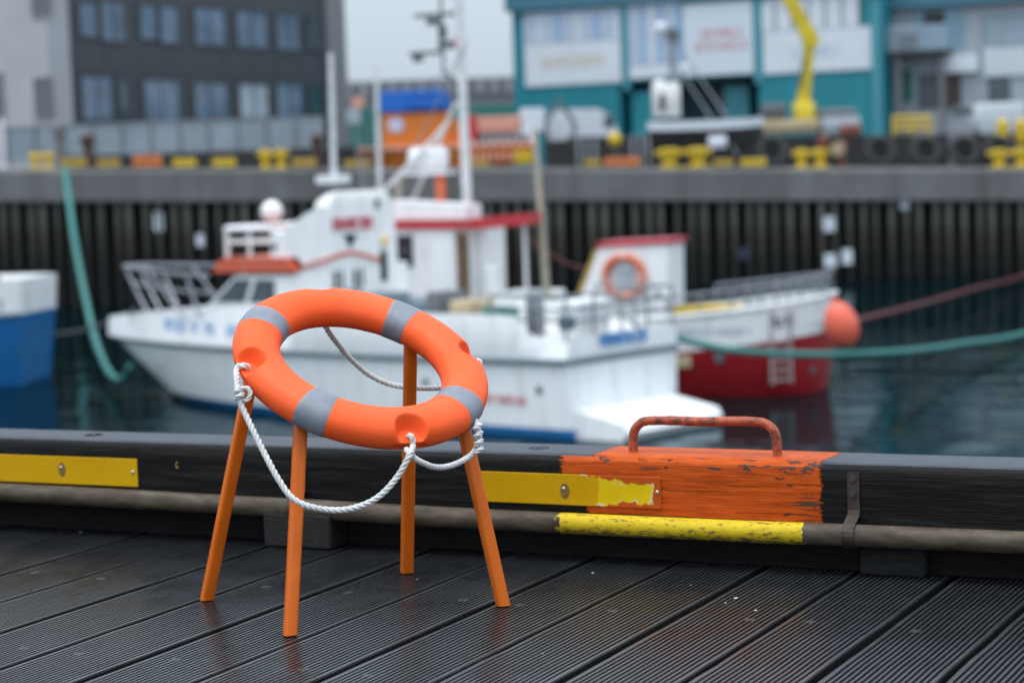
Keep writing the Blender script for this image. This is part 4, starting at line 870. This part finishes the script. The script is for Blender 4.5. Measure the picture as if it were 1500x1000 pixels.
# ---- white fishing boat
OW = Vector((1.78, 34.3, WZ)); bw = thing('white_boat', 'white fishing boat with blue name and orange trimmed wheelhouse behind the life buoy', 'boat', OW, BR); fw_ = boatmap(OW)
XE = [9.6, 10.5, 11.0, 11.75, 12.55, 12.85, 12.8]; ZL = [-.45, 0, .14, .6, 1.12, 1.20, 1.7]; BH = [1.1, 1.42, 1.43, 1.46, 1.48, 1.52, 1.42]; PP = [2.2, 2.7, 2.75, 2.9, 3.05, 3.1, 3.1]
def hbW(k, u): return BH[k]*(1-u**PP[k])**.85*(.965+.035*min(1, u*4))
def zW(k, u):
    if k < 4: return ZL[k]
    if k < 6: return ZL[k]+.05*(1-u)**3 - .0*u
    if u < .62: return 1.58 + .34*max(0, min(1, (u-.055)/.03)) - .04*min(1, u)
    return 1.88-.32*((u-.62)/.38)**1.6
GW = hullgrid(7, 36, XE, hbW, zW)
hullmesh(GW, 2, 4).build('hull', 'gel_white', bw, True); hullmesh(GW, 0, 2).build('boot_stripe', 'boot_blue', bw, True); hullmesh(GW, 4, 6, .003).build('bulwark', 'gel_white', bw, True)
for s in (1, -1): mb = MB(); mb.tube([(st[4][0], s*(st[4][1]+.02), st[4][2]+.03) for st in GW], .055, 6); mb.build('rub_rail', 'rail_grey', bw, True)
mb = MB(); mb.tube([(-.02, -1.42, 1.2), (-.02, 1.42, 1.2)], .055, 6); mb.build('rub_rail', 'rail_grey', bw, True)
mb = MB(); mb.loft([[(st[6][0]*.995, st[6][1]*.97, min(st[6][2]-.14, 1.72)), (st[6][0]*.995, -st[6][1]*.97, min(st[6][2]-.14, 1.72))] for st in GW], False, False); mb.build('deck', 'gel_cream', bw)
def hull_y(G, ka, kb, x, z):
    best = None
    for a, b in zip(G, G[1:]):
        for t in (0, .5):
            pa = Vector(a[ka]).lerp(Vector(b[ka]), t); pb_ = Vector(a[kb]).lerp(Vector(b[kb]), t)
            kk = 0 if abs(pb_.z-pa.z) < 1e-6 else max(0, min(1, (z-pa.z)/(pb_.z-pa.z))); p_ = pa.lerp(pb_, kk); d = abs(p_.x-x)
            if best is None or d < best[0]: best = (d, p_.y)
    return best[1]
def hulltext(par, G, ka, kb, x0, x1, z0, z1, n, mat, seed, fill=.72):
    mb = MB()     # x0 is the left end as seen from port (towards the bow)
    for i, (g0, g1, h0, h1) in enumerate(glyphs(n, x0-x1, z1-z0, seed, fill=fill)):
        xa, xb = x0-g0, x0-g1; za, zb = z0+h0, z0+h1; e = .012+.001*(i % 5)
        P = [(xx, hull_y(G, ka, kb, xx, zz)+ee, zz) for ee in (-.01, e) for xx, zz in ((xa, za), (xb, za), (xb, zb), (xa, zb))]
        mb.add(P, [(0, 3, 2, 1), (4, 5, 6, 7), (0, 1, 5, 4), (1, 2, 6, 5), (2, 3, 7, 6), (3, 0, 4, 7)])
    return mb.build('lettering', mat, par)
hulltext(bw, GW, 5, 6, 10.15, 8.95, 1.42, 1.64, 5, 'letter_blue', 11); hulltext(bw, GW, 5, 6, 8.75, 8.42, 1.40, 1.60, 2, 'letter_blue', 13); hulltext(bw, GW, 5, 6, 8.05, 7.0, 1.38, 1.58, 4, 'letter_blue', 14)
hulltext(bw, GW, 3, 4, 1.95, .85, .50, .64, 9, 'letter_pink', 15)
mb = MB()
for i, (g0, g1, h0, h1) in enumerate(glyphs(8, 1.25, .20, 21)): mb.box(-.035-.001*(i % 5), -.012, .62-g1, .62-g0, 1.38+h0, 1.38+h1)
mb.build('lettering', 'letter_blue', bw)
mb = MB(); mb.prism([(-1.0, .12), (-.92, .26), (.02, .44), (.02, -.3), (-.7, -.3)], -1.28, 1.28); mb.build('swim_platform', 'gel_white', bw)
# cabin
mb = MB(); cabp = [(8.75, 1.6), (8.72, 1.93), (7.96, 2.47), (6.45, 2.49), (6.2, 2.60), (5.6, 2.62), (5.6, 1.5)]
mb.prism(cabp, -1.0, 1.0); cab = mb.build('cabin', 'gel_white', bw)
for (x0, z0, x1, z1, xt0, xt1) in ((8.50, 1.99, 7.75, 2.40, 7.95, 7.55), (7.62, 1.99, 6.95, 2.40, 7.40, 6.95)):
    mb = MB(); mb.prism([(x0, z0), (xt0, z1), (xt1, z1), (x1, z0)], 1.003, 1.025); mb.build('side_window', 'glass_grey', cab)
for s in (-1, 1):
    mb = MB(); nrm = Vector((.54, 0, .76)).normalized(); ux = Vector((-.76, 0, .54)).normalized(); b0 = Vector((8.72, 0, 1.93)) + nrm*.004
    P = [b0+ux*.12+Vector((0, s*.08, 0)), b0+ux*.12+Vector((0, s*.92, 0)), b0+ux*.78+Vector((0, s*.85, 0)), b0+ux*.78+Vector((0, s*.08, 0))]
    mb.loft([P, [v+nrm*.02 for v in P]]); mb.build('windscreen', 'glass_grey', cab)
AX = 5.6      # aft bulkhead
for y0, y1 in ((.64, .88), (.14, .40)):
    mb = MB(); mb.bbox(AX-.025, AX-.003, y0, y1, 2.24, 2.55, .008); w_ = mb.build('aft_window', 'glass_grey', cab); ym = (y0+y1)/2
    mb = MB(); mb.box(AX-.04, AX-.0255, ym-.02, ym+.02, 2.24, 2.55); mb.build('window_bar', 'gel_white', w_)
mb = MB(); mb.bbox(AX-.025, AX-.003, -.47, -.30, 2.30, 2.84, .008); mb.build('door_window', 'glass_dark', cab)
mb = MB(); mb.prism([(8.50, 2.52), (8.36, 2.72), (8.1, 2.80), (6.6, 2.79), (6.35, 2.54)], -1.06, 1.06); mb.build('brow', 'brow_orange', bw)
mb = MB(); mb.prism([(6.45, 2.52), (6.3, 2.60), (5.9, 2.74), (5.57, 2.79), (5.57, 2.73), (5.9, 2.68)], 1.002, 1.03); mb.build('trim_stripe', 'brow_orange', bw)
tz = [(1.03, 2.755), (.66, 2.83), (.45, 2.845), (.24, 2.82), (-.05, 2.75), (-.27, 2.67)]; mb = MB(); mb.loft([[(AX-.028, y, z-.035), (AX-.028, y, z+.035), (AX-.002, y, z+.035), (AX-.002, y, z-.035)] for y, z in tz]); mb.build('trim_stripe', 'brow_orange', bw)
# flybridge
fp = [(7.06, 2.795), (7.04, 3.27), (6.75, 3.22), (6.45, 3.40), (6.16, 3.54), (5.95, 3.62), (5.6, 3.64), (5.6, 2.625), (6.2, 2.63), (6.4, 2.795)]
mb = MB(); mb.prism(fp, -.72, .96); fly = mb.build('flybridge', 'gel_white', bw)
mb = MB(); mb.loft([[(x0, y0, z), (x1, y0, z), (x1, y1, z), (x0, y1, z)] for x0, x1, y0, y1, z in ((5.60, 5.95, -.70, .94, 3.642), (5.62, 5.92, -.66, .86, 3.78), (5.66, 5.86, -.58, .70, 3.88), (5.70, 5.80, -.45, .5, 3.92))]); mb.build('radar_arch', 'gel_cream', fly, True)
mb = MB()
for y in (-.95, .95): mb.tube([(7.05, y, 3.30), (8.15, y, 3.30), (8.25, y*.9, 3.30)], .05, 8); mb.tube([(8.2, y, 2.76), (8.2, y, 3.3)], .045, 8); mb.tube([(7.6, y, 2.78), (7.6, y, 3.3)], .035, 8); mb.tube([(7.05, y, 3.06), (8.2, y, 3.06)], .025, 6)
mb.tube([(8.22, -.95, 3.30), (8.22, .95, 3.30)], .06, 8); mb.tube([(8.22, -.95, 3.06), (8.22, .95, 3.06)], .03, 8); mb.build('flybridge_rail', 'gel_white', bw, True)
mb = MB()
for i, (g0, g1, h0, h1) in enumerate(glyphs(5, 1.0, .19, 31, .22, .85)): mb.box(AX-.03-.001*(i % 5), AX-.004, .85-g1, .85-g0, 3.26+h0, 3.26+h1)
mb.build('lettering', 'letter_red', fly)
mb = MB(); mb.loft([[(x, y, z) for y, z in ((.60, 3.18), (.26, 3.16), (.44, 2.93))] for x in (AX-.025, AX-.003)]); mb.build('window', 'glass_dark', fly); mb = MB(); mb.tube([(6.95, .961, 2.98), (6.95, .98, 2.98)], .06, 12); mb.build('porthole', 'glass_dark', fly)
mb = MB(); mb.bbox(AX-.025, AX-.003, -.34, -.22, 3.60, 3.76, .01); mb.build('vent', 'equip_dark', fly)
mb = MB(); mb.tube([(AX-.003, -.42, 3.02), (AX-.08, -.42, 3.02)], .085, 16); mb.build('deck_lamp', 'lamp_warm', fly, True)
mb = MB(); mb.ellipsoid((8.0, 0, 3.58), .20, .20, .20); d_ = mb.build('radar_dome', 'gel_white', bw, True); mb = MB(); mb.tube([(8.0, 0, 2.78), (8.0, 0, 3.4)], .035, 8); mb.build('dome_post', 'gel_white', d_, True)
def pxpole(par, O, f, name, mat, x0, y0, x1, y1, lat, r0, r1=None):
    a, b = f(x0, y0, lat), f(x1, y1, lat); mb = MB(); mb.tube([(a[0], lat, a[1]), (b[0], lat, b[1])], [r0, r1 or r0], 8); return mb.build(name, mat, par, True)
pxpole(bw, OW, fw_, 'antenna', 'mast_white', 489, 262, 484, 78, 0, .055, .045); a = fw_(489, 262, 0); mb = MB(); mb.bbox(a[0]-.25, a[0]+.30, -.18, .18, a[1]-.08, a[1]+.06, .02); mb.build('antenna_base', 'mast_white', bw); mb = MB(); mb.tube([(a[0], 0, 3.2), (a[0], 0, a[1])], .02, 6); mb.build('antenna_stem', 'stainless', bw)
pxpole(bw, OW, fw_, 'antenna', 'mast_white', 557, 292, 550, 95, -.5, .05, .03); pxpole(bw, OW, fw_, 'antenna', 'stainless', 532, 290, 530, 230, -.4, .02); pxpole(bw, OW, fw_, 'antenna', 'equip_dark', 543, 290, 541, 180, -.3, .018)
# pulpit rails
for s in (1, -1):
    tp = [(8.5, s*1.15, 2.48), (9.4, s*1.10, 2.50), (10.4, s*.85, 2.53), (11.4, s*.5, 2.56), (12.0, s*.22, 2.57), (12.15, 0, 2.57)]; md = [(x-.18 if x < 12 else x-.3, y, z-.32) for x, y, z in tp]; lw = [(x-.35, y, z-.58) for x, y, z in tp]
    for k, L in enumerate((tp, md) if s == 1 else (tp,)): mb = MB(); mb.tube(catmull(L, 5), .032 if k == 0 else .024, 6); mb.build('bow_rail', 'stainless', bw, True)
    for x, y, z, xb in ((11.95, .25, 2.57, 11.2), (11.0, .65, 2.55, 10.3), (10.0, .95, 2.52, 9.4), (9.2, 1.1, 2.49, 8.8)): mb = MB(); mb.tube([(x, s*y, z), (xb, s*min(y+.12, 1.15), 1.72)], .03, 6); mb.build('stanchion', 'stainless', bw, True)
# aft deck
for nm, mt, bx in (('winch', 'equip_dark', (3.1, 3.45, .2, .9, 1.7, 2.22)), ('fish_crate', 'pallet_tan', (2.2, 2.75, .5, 1.1, 1.7, 2.10)), ('fish_crate', 'far_green', (1.5, 1.95, .75, 1.2, 1.7, 2.02)), ('net_bin', 'rail_grey', (4.3, 5.0, .3, 1.0, 1.7, 2.18)), ('gas_bottle', 'far_grey', (5.15, 5.4, .6, .85, 1.7, 2.25)), ('line_hauler', 'stainless', (.75, 1.0, 1.0, 1.25, 1.55, 2.3))):
    mb = MB(); mb.bbox(*bx, .04); mb.build(nm, mt, bw, True)
mb = MB(); mb.bbox(1.4, 3.0, -.8, .4, 1.5, 1.92, .06); mb.build('engine_casing', 'gel_cream', bw); mb = MB(); mb.bbox(.15, .6, .1, .95, 1.5, 2.12, .05); mb.build('fish_box', 'gel_white', bw); mb = MB(); mb.bbox(3.5, 5.2, -.6, .6, 1.5, 2.02, .05); mb.build('hatch', 'rail_grey', bw)
mb = MB()
for z in (1.82, 2.02, 2.22): mb.tube([(1.6, 1.38, z), (.05, 1.38, z), (.02, -1.38, z), (1.6, -1.38, z)], .022, 6)
for x, y in ((1.6, 1.38), (.8, 1.38), (.05, 1.38), (.03, .7), (.03, 0), (.03, -.7), (.02, -1.38), (.8, -1.38), (1.6, -1.38)): mb.tube([(x, y, 1.5), (x, y, 2.22)], .024, 6)
mb.build('stern_rail', 'stainless', bw, True)
mb = MB(); mb.bbox(-.02, .2, 1.2, 1.42, 1.7, 1.92, .03); mb.build('cleat', 'rail_grey', bw)
for x, z in ((6.9, .82), (3.0, .78), (.6, .75)): mb = MB(); mb.tube([(x, hull_y(GW, 3, 4, x, z)-.01, z), (x, hull_y(GW, 3, 4, x, z)+.015, z)], .07, 10); mb.build('scupper', 'rail_grey', bw)

# ---- red and white fishing boat behind it
HD_R = Vector((-.937, .349, 0)); LD_R = Vector((-.349, -.937, 0)); BRR_ = atan2(.349, -.937); ORD = Vector((5.75, 39.2, WZ)); br = thing('red_boat', 'red hulled fishing boat with white bulwark and red roofed wheelhouse behind the white boat', 'boat', ORD, BRR_); fr_ = boatmap(ORD, HD_R, LD_R)
ZR = [-.5, 0, .5, .95, 1.5]; BRR = [1.0, 1.45, 1.66, 1.74, 1.78]; XS = [.25, .05, -.06, -.12, -.16]; XER = [8.4, 8.9, 9.3, 9.6, 9.9]
def hbR(k, u):
    s = 1-max(0, 1-u/.16)**2.4; b = 1-max(0, (u-.45)/.55)**2.3; return BRR[k]*max(0, s)**.55*max(0, b)**.9
def zR(k, u):
    x = u*13
    sh = .34*max(0, 1-x/5)**1.5 + .55*max(0, (x-6)/7)**2
    if k == 3: return .80+.30*max(0, 1-x/4)**1.2+.4*max(0, (x-6)/7)**2
    if k == 4: return 1.40+sh
    return ZR[k]
n_ = 44; GR = []
for i in range(n_+1):
    u = (i/n_)**1.5; GR.append([(XS[k]+u*(XER[k]-XS[k]), hbR(k, u), zR(k, u)) for k in range(5)])
hullmesh(GR, 0, 3).build('hull', 'gel_red', br, True); hullmesh(GR, 3, 4, .006).build('bulwark', 'gel_white', br, True)
for s in (1, -1): mb = MB(); mb.tube([(st[4][0], s*(st[4][1]+.005), st[4][2]) for st in GR], .045, 6); mb.build('cap_rail', 'gel_white', br, True)
mb = MB(); mb.loft([[(st[4][0], st[4][1]*.97, st[4][2]-.45), (st[4][0], -st[4][1]*.97, st[4][2]-.45)] for st in GR[1:]], False, False); mb.build('deck', 'rail_grey', br)
hulltext(br, GR, 3, 4, 2.3, .95, 1.14, 1.26, 14, 'window_pale', 41); hulltext(br, GR, 3, 4, .60, .25, 1.27, 1.47, 2, 'letter_dark', 42)
mb = MB(); y_ = hull_y(GR, 2, 3, 2.28, .7); mb.bbox(2.1, 2.45, y_-.02, y_+.03, .56, .78, .01); mb.build('plate', 'pallet_tan', br)
for x, z, r_ in ((1.57, .74, .10), (.12, .42, .07)): y_ = hull_y(GR, 2, 3, x, z); mb = MB(); mb.tube([(x, y_-.02, z), (x, y_+.03, z)], r_, 12); mb.build('porthole', 'equip_dark', br, True)
# stern casing with ring
mb = MB(); mb.prism([(2.72, 1.0), (2.68, 2.74), (4.0, 2.70), (4.36, 1.86), (4.4, 1.0)], -.1, .98); cas = mb.build('stern_casing', 'gel_white', br)
mb = MB(); mb.prism([(2.62, 2.745), (2.62, 2.84), (4.02, 2.80), (4.02, 2.705)], -.14, 1.02); mb.build('casing_roof', 'roof_red', br); mb = MB(); mb.prism([(4.01, 2.69), (4.10, 2.66), (4.46, 1.86), (4.37, 1.86)], -.1, .985); mb.build('yellow_edge', 'ochre_paint', cas); mb = MB(); mb.bbox(2.84, 2.94, .982, 1.0, 1.78, 1.88, .01); mb.build('vent', 'equip_dark', cas)
mb = MB(); mb.bbox(1.35, 2.6, .7, 1.05, 1.38, 1.62, .03); mb.build('fish_tub', 'yellow_paint', br)
sr = thing('ring_buoy', 'orange and white life ring hung on the white stern casing', 'life ring', ORD + HD_R*3.51 + LD_R*1.06 + Vector((0, 0, 2.16)), BRR_)
for part, rng_ in (('ring_segment', [(10, 80), (100, 170), (190, 260), (280, 350)]), ('ring_band', [(-10, 10), (80, 100), (170, 190), (260, 280)])):
    for a0_, a1_ in rng_:
        mb = MB(); mb.tube([(.36*cos(radians(a0_+(a1_-a0_)*k/8)), 0, .36*sin(radians(a0_+(a1_-a0_)*k/8))) for k in range(9)], .075 if part == 'ring_segment' else .079, 10); mb.build(part, 'ring_orange' if part == 'ring_segment' else 'vessel_salmon', sr, True)
mb = MB(); mb.bbox(-.14, .1, -.02, .02, -.2, .16, .01); mb.build('holder_plate', 'window_pale', sr)
# wheelhouse
mb = MB(); mb.prism([(6.45, 1.1), (6.43, 3.10), (8.2, 3.14), (8.2, 1.1)], -.6, 1.2); wh = mb.build('wheelhouse', 'gel_white', br)
mb = MB(); mb.prism([(6.40, 3.105), (6.40, 3.27), (8.25, 3.31), (8.25, 3.145)], -.66, 1.26); mb.build('roof_band', 'roof_red', br); mb = MB(); mb.prism([(6.55, 3.29), (6.55, 3.56), (8.15, 3.68), (8.15, 3.315)], .3, 1.15); mb.build('roof_coaming', 'gel_white', br)
mb = MB(); mb.prism([(5.24, 3.17), (5.24, 3.38), (6.395, 3.30), (6.395, 3.10)], .6, 1.26); mb.build('roof_awning', 'roof_red', br)
mb = MB(); mb.bbox(6.48, 6.74, 1.202, 1.23, 1.35, 3.06, .01); mb.build('door', 'door_brown', wh)
mb = MB(); mb.bbox(7.62, 7.94, 1.202, 1.23, 2.42, 3.02, .01); w_ = mb.build('window', 'glass_dark', wh); mb = MB(); mb.box(7.62, 7.94, 1.2305, 1.25, 2.70, 2.75); mb.build('window_bar', 'equip_dark', w_)
mb = MB(); mb.bbox(5.2, 6.25, -.6, 1.15, 1.0, 1.86, .05); mb.build('deck_box', 'gel_cream', br); mb = MB(); mb.bbox(5.95, 6.2, .8, 1.15, 1.87, 2.4, .03); mb.build('locker', 'gel_white', br)
for x in (5.4, 6.2): mb = MB(); mb.tube([(x, 1.1, 1.2), (x, 1.1, 3.16)], .035, 8); mb.build('awning_post', 'gel_white', br, True)
mst = pxpole(br, ORD, fr_, 'mast', 'mast_white', 685, 312, 671, -25, 0, .10, .085)
pxpole(br, ORD, fr_, 'boom_spar', 'mast_white', 552, 292, 655, 182, .4, .045); pxpole(br, ORD, fr_, 'boom_spar', 'mast_white', 606, 292, 668, 150, -.4, .04); pxpole(br, ORD, fr_, 'derrick', 'spar_wood', 801, 436, 783, 188, .5, .075, .055); pxpole(br, ORD, fr_, 'stay', 'stainless', 684, 60, 575, 286, .1, .015)
a = fr_(604, 217, 0); b = fr_(663, 249, 0); mb = MB(); mb.bbox(b[0]+.05, a[0], -.05, .35, b[1], a[1], .10); mb.build('raft_canister', 'gel_white', br, True)
mb = MB(); mb.box(b[0]-.05, a[0]+.05, -.1, .4, b[1]-.08, b[1]-.002); mb.build('raft_platform', 'mast_white', br); c_ = fr_(651, 270, 0)
mb = MB(); mb.tube([(c_[0], .2, 3.3), (c_[0], .2, b[1]-.08)], .10, 10); mb.build('funnel', 'ring_orange', br, True); c_ = fr_(588, 270, 0); mb = MB(); mb.tube([(c_[0], .2, 3.5), (c_[0]-.05, .2, b[1]-.08)], .07, 10); mb.build('platform_post', 'spar_wood', br, True)
for px, py, wpx, hpx in ((640, 22, 60, 5), (625, 78, 46, 5), (655, 66, 24, 10), (612, 84, 12, 14), (648, 48, 10, 20), (634, 32, 16, 10), (672, 62, 10, 14)):
    a = fr_(px, py, 0); k = 44/F; mb = MB(); mb.bbox(a[0]-wpx*k*.55, a[0]+wpx*k*.55, -.06, .06, a[1]-hpx*k/2, a[1]+hpx*k/2, .01); mb.build('antenna_gear', 'equip_dark' if px != 672 else 'letter_red', mst)
pxpole(br, ORD, fr_, 'gear_post', 'equip_dark', 650, 110, 645, -10, 0, .03); pxpole(br, ORD, fr_, 'gear_arm', 'equip_dark', 650, 105, 676, 130, 0, .035)
# stern rails, ladder
mb = MB(); pts = [(st[4][0], st[4][1], st[4][2]) for st in GR if st[4][0] < 2.6]
for dz in (.36, .2):
    for s in (1, -1): mb.tube([(x+.05, s*max(y-.05, 0), z+dz) for x, y, z in pts], .026, 6)
for i in range(0, len(pts), 3):
    for s in (1, -1): x, y, z = pts[i]; mb.tube([(x+.05, s*max(y-.05, 0), z-.1), (x+.05, s*max(y-.05, 0), z+.36)], .026, 6)
mb.build('stern_rail', 'stainless', br, True)
i_ = next(i for i, st in enumerate(GR) if st[3][0] > .42); st = GR[i_]; P0 = Vector((st[4][0], st[4][1]+.05, 1.45)); tang = (Vector(GR[i_+1][3])-Vector(GR[i_-1][3])); tang.z = 0; tang.normalize(); base = Vector((st[3][0], st[3][1]+.08, 0))
lad = MB()
for s in (-1, 1): lad.tube([base+tang*s*.19+Vector((0, 0, .25)), base+tang*s*.19+Vector((0, .02, 1.05)), P0+tang*s*.19+Vector((0, 0, .1))], .028, 8)
lad = lad.build('ladder', 'ladder_grey', br, True)
for k in range(5): mb = MB(); z = .32+k*.17; mb.tube([base+tang*-.19+Vector((0, .005, z)), base+tang*.19+Vector((0, .005, z))], .025, 6); mb.build('rung', 'ladder_grey', lad, True)
p = at(1232, 475, 37.1); fd = thing('fender', 'round coral pink fender hanging off the stern of the red boat', 'fender', p); mb = MB()
R = [];
for i in range(15):
    a = -pi/2+pi*i/14; rr = .30*max(cos(a), .03)*(1-.10*sin(a)); R.append([(rr*cos(2*pi*j/20), rr*sin(2*pi*j/20), .41*sin(a)) for j in range(20)])
o = mb.loft(R).build('ball', 'fender_pink', fd, True); fd.rotation_euler = (0, radians(-14), 0); mb = MB(); mb.tube([(0, 0, .40), (0, 0, .50)], .045, 8); mb.build('eye', 'fender_pink', fd, True); mb = MB(); mb.tube([(0, 0, .48), (-.25, .15, .72)], .015, 6); mb.build('lanyard', 'rope_dark', fd)

# ---- blue boat at the left edge
p = at(64, 550, 46); p.z = WZ; bb = thing('blue_boat', 'blue and white boat stern at the left edge of the picture', 'boat', p, radians(172))
zt_ = at(40, 405, 46).z-WZ; zs = at(40, 462, 46).z-WZ; G = []
XSB = [.35, .18, .04, 0.0]; ZB = [-.5, 0, zs, zt_]; BB_ = [.9, 1.15, 1.35, 1.4]
for i in range(25):
    u = (i/24); G.append([(XSB[k]+u*([8, 8.6, 9.4, 9.8][k]-XSB[k]), BB_[k]*(.80+.20*min(1, u*8))*(1-u**3), ZB[k]+(.10*(1-min(1, u*5)) if k == 2 else 0)) for k in range(4)])
hullmesh(G, 0, 2).build('hull', 'gel_blue', bb, True); hullmesh(G, 2, 3, .004).build('bulwark', 'gel_white', bb, True)
mb = MB(); mb.loft([[(st[3][0], st[3][1]*.97, st[3][2]-.3), (st[3][0], -st[3][1]*.97, st[3][2]-.3)] for st in G], False, False); mb.build('deck', 'gel_cream', bb)
hulltext(bb, G, 2, 3, 1.1, .35, zs+.2, zs+.42, 5, 'letter_dark', 51); mb = MB(); mb.bbox(.6, .85, .6, .9, zt_-.3, zt_+.05, .02); mb.build('deck_fitting', 'rust_red', bb)
mb = MB(); mb.bbox(4, 7, -.9, .9, zt_-.3, zt_+1.7, .08); mb.build('wheelhouse', 'gel_white', bb)
for y in (-1, 1): mb = MB(); mb.tube([(st[2][0], y*(st[2][1]+.02), st[2][2]) for st in G], .04, 6); mb.build('rub_rail', 'rail_grey', bb, True)

# ================================================================== mooring ropes
def line(name, pts, r, mat, lab):
    mb = MB(); mb.tube(catmull([at(*q_) for q_ in pts], 10), r, 8); o = mb.build(name, mat, None, True); return tag(o, lab, 'rope')
line('mooring_rope', [(95, 246, 72.3), (97, 262, 71.4), (106, 330, 66), (118, 400, 62), (135, 480, 52), (152, 530, 46), (168, 553, 43), (181, 552, 41.5), (190, 535, 40.6)], [.105]*3+[.105-.0007*i for i in range(78)], 'rope_teal', 'thick teal mooring rope hanging from the far quay to the white boat bow')
line('mooring_rope', [(955, 492, 35.7), (985, 494, 35.9), (1060, 511, 36.0), (1150, 518, 36.1), (1230, 519, 36.6), (1330, 514, 39), (1420, 502, 43), (1510, 486, 47), (1700, 430, 57), (1900, 330, 68), (1960, 250, 72.2)], .062, 'rope_teal', 'taut teal mooring rope running from the white boat stern to the right')
line('mooring_rope', [(1210, 478, 38.5), (1250, 470, 40), (1350, 445, 50), (1430, 422, 60), (1510, 398, 68), (1570, 340, 71.6), (1590, 252, 72.1)], .05, 'rope_red', 'thin red mooring rope rising to the right from the red boat')
line('mooring_rope', [(78, 490, 46), (120, 484, 45.5), (160, 471, 44), (200, 452, 40.5)], .03, 'rope_dark', 'thin dark rope between the blue boat and the white boat bow')
line('mooring_rope', [(765, 345, 43.5), (830, 385, 42), (870, 395, 40)], .02, 'rope_red', 'thin reddish stay running down from the red roof to the stern casing')

for o in bpy.data.objects:
    if o.name.startswith('lettering'): o['kind'] = 'stuff'
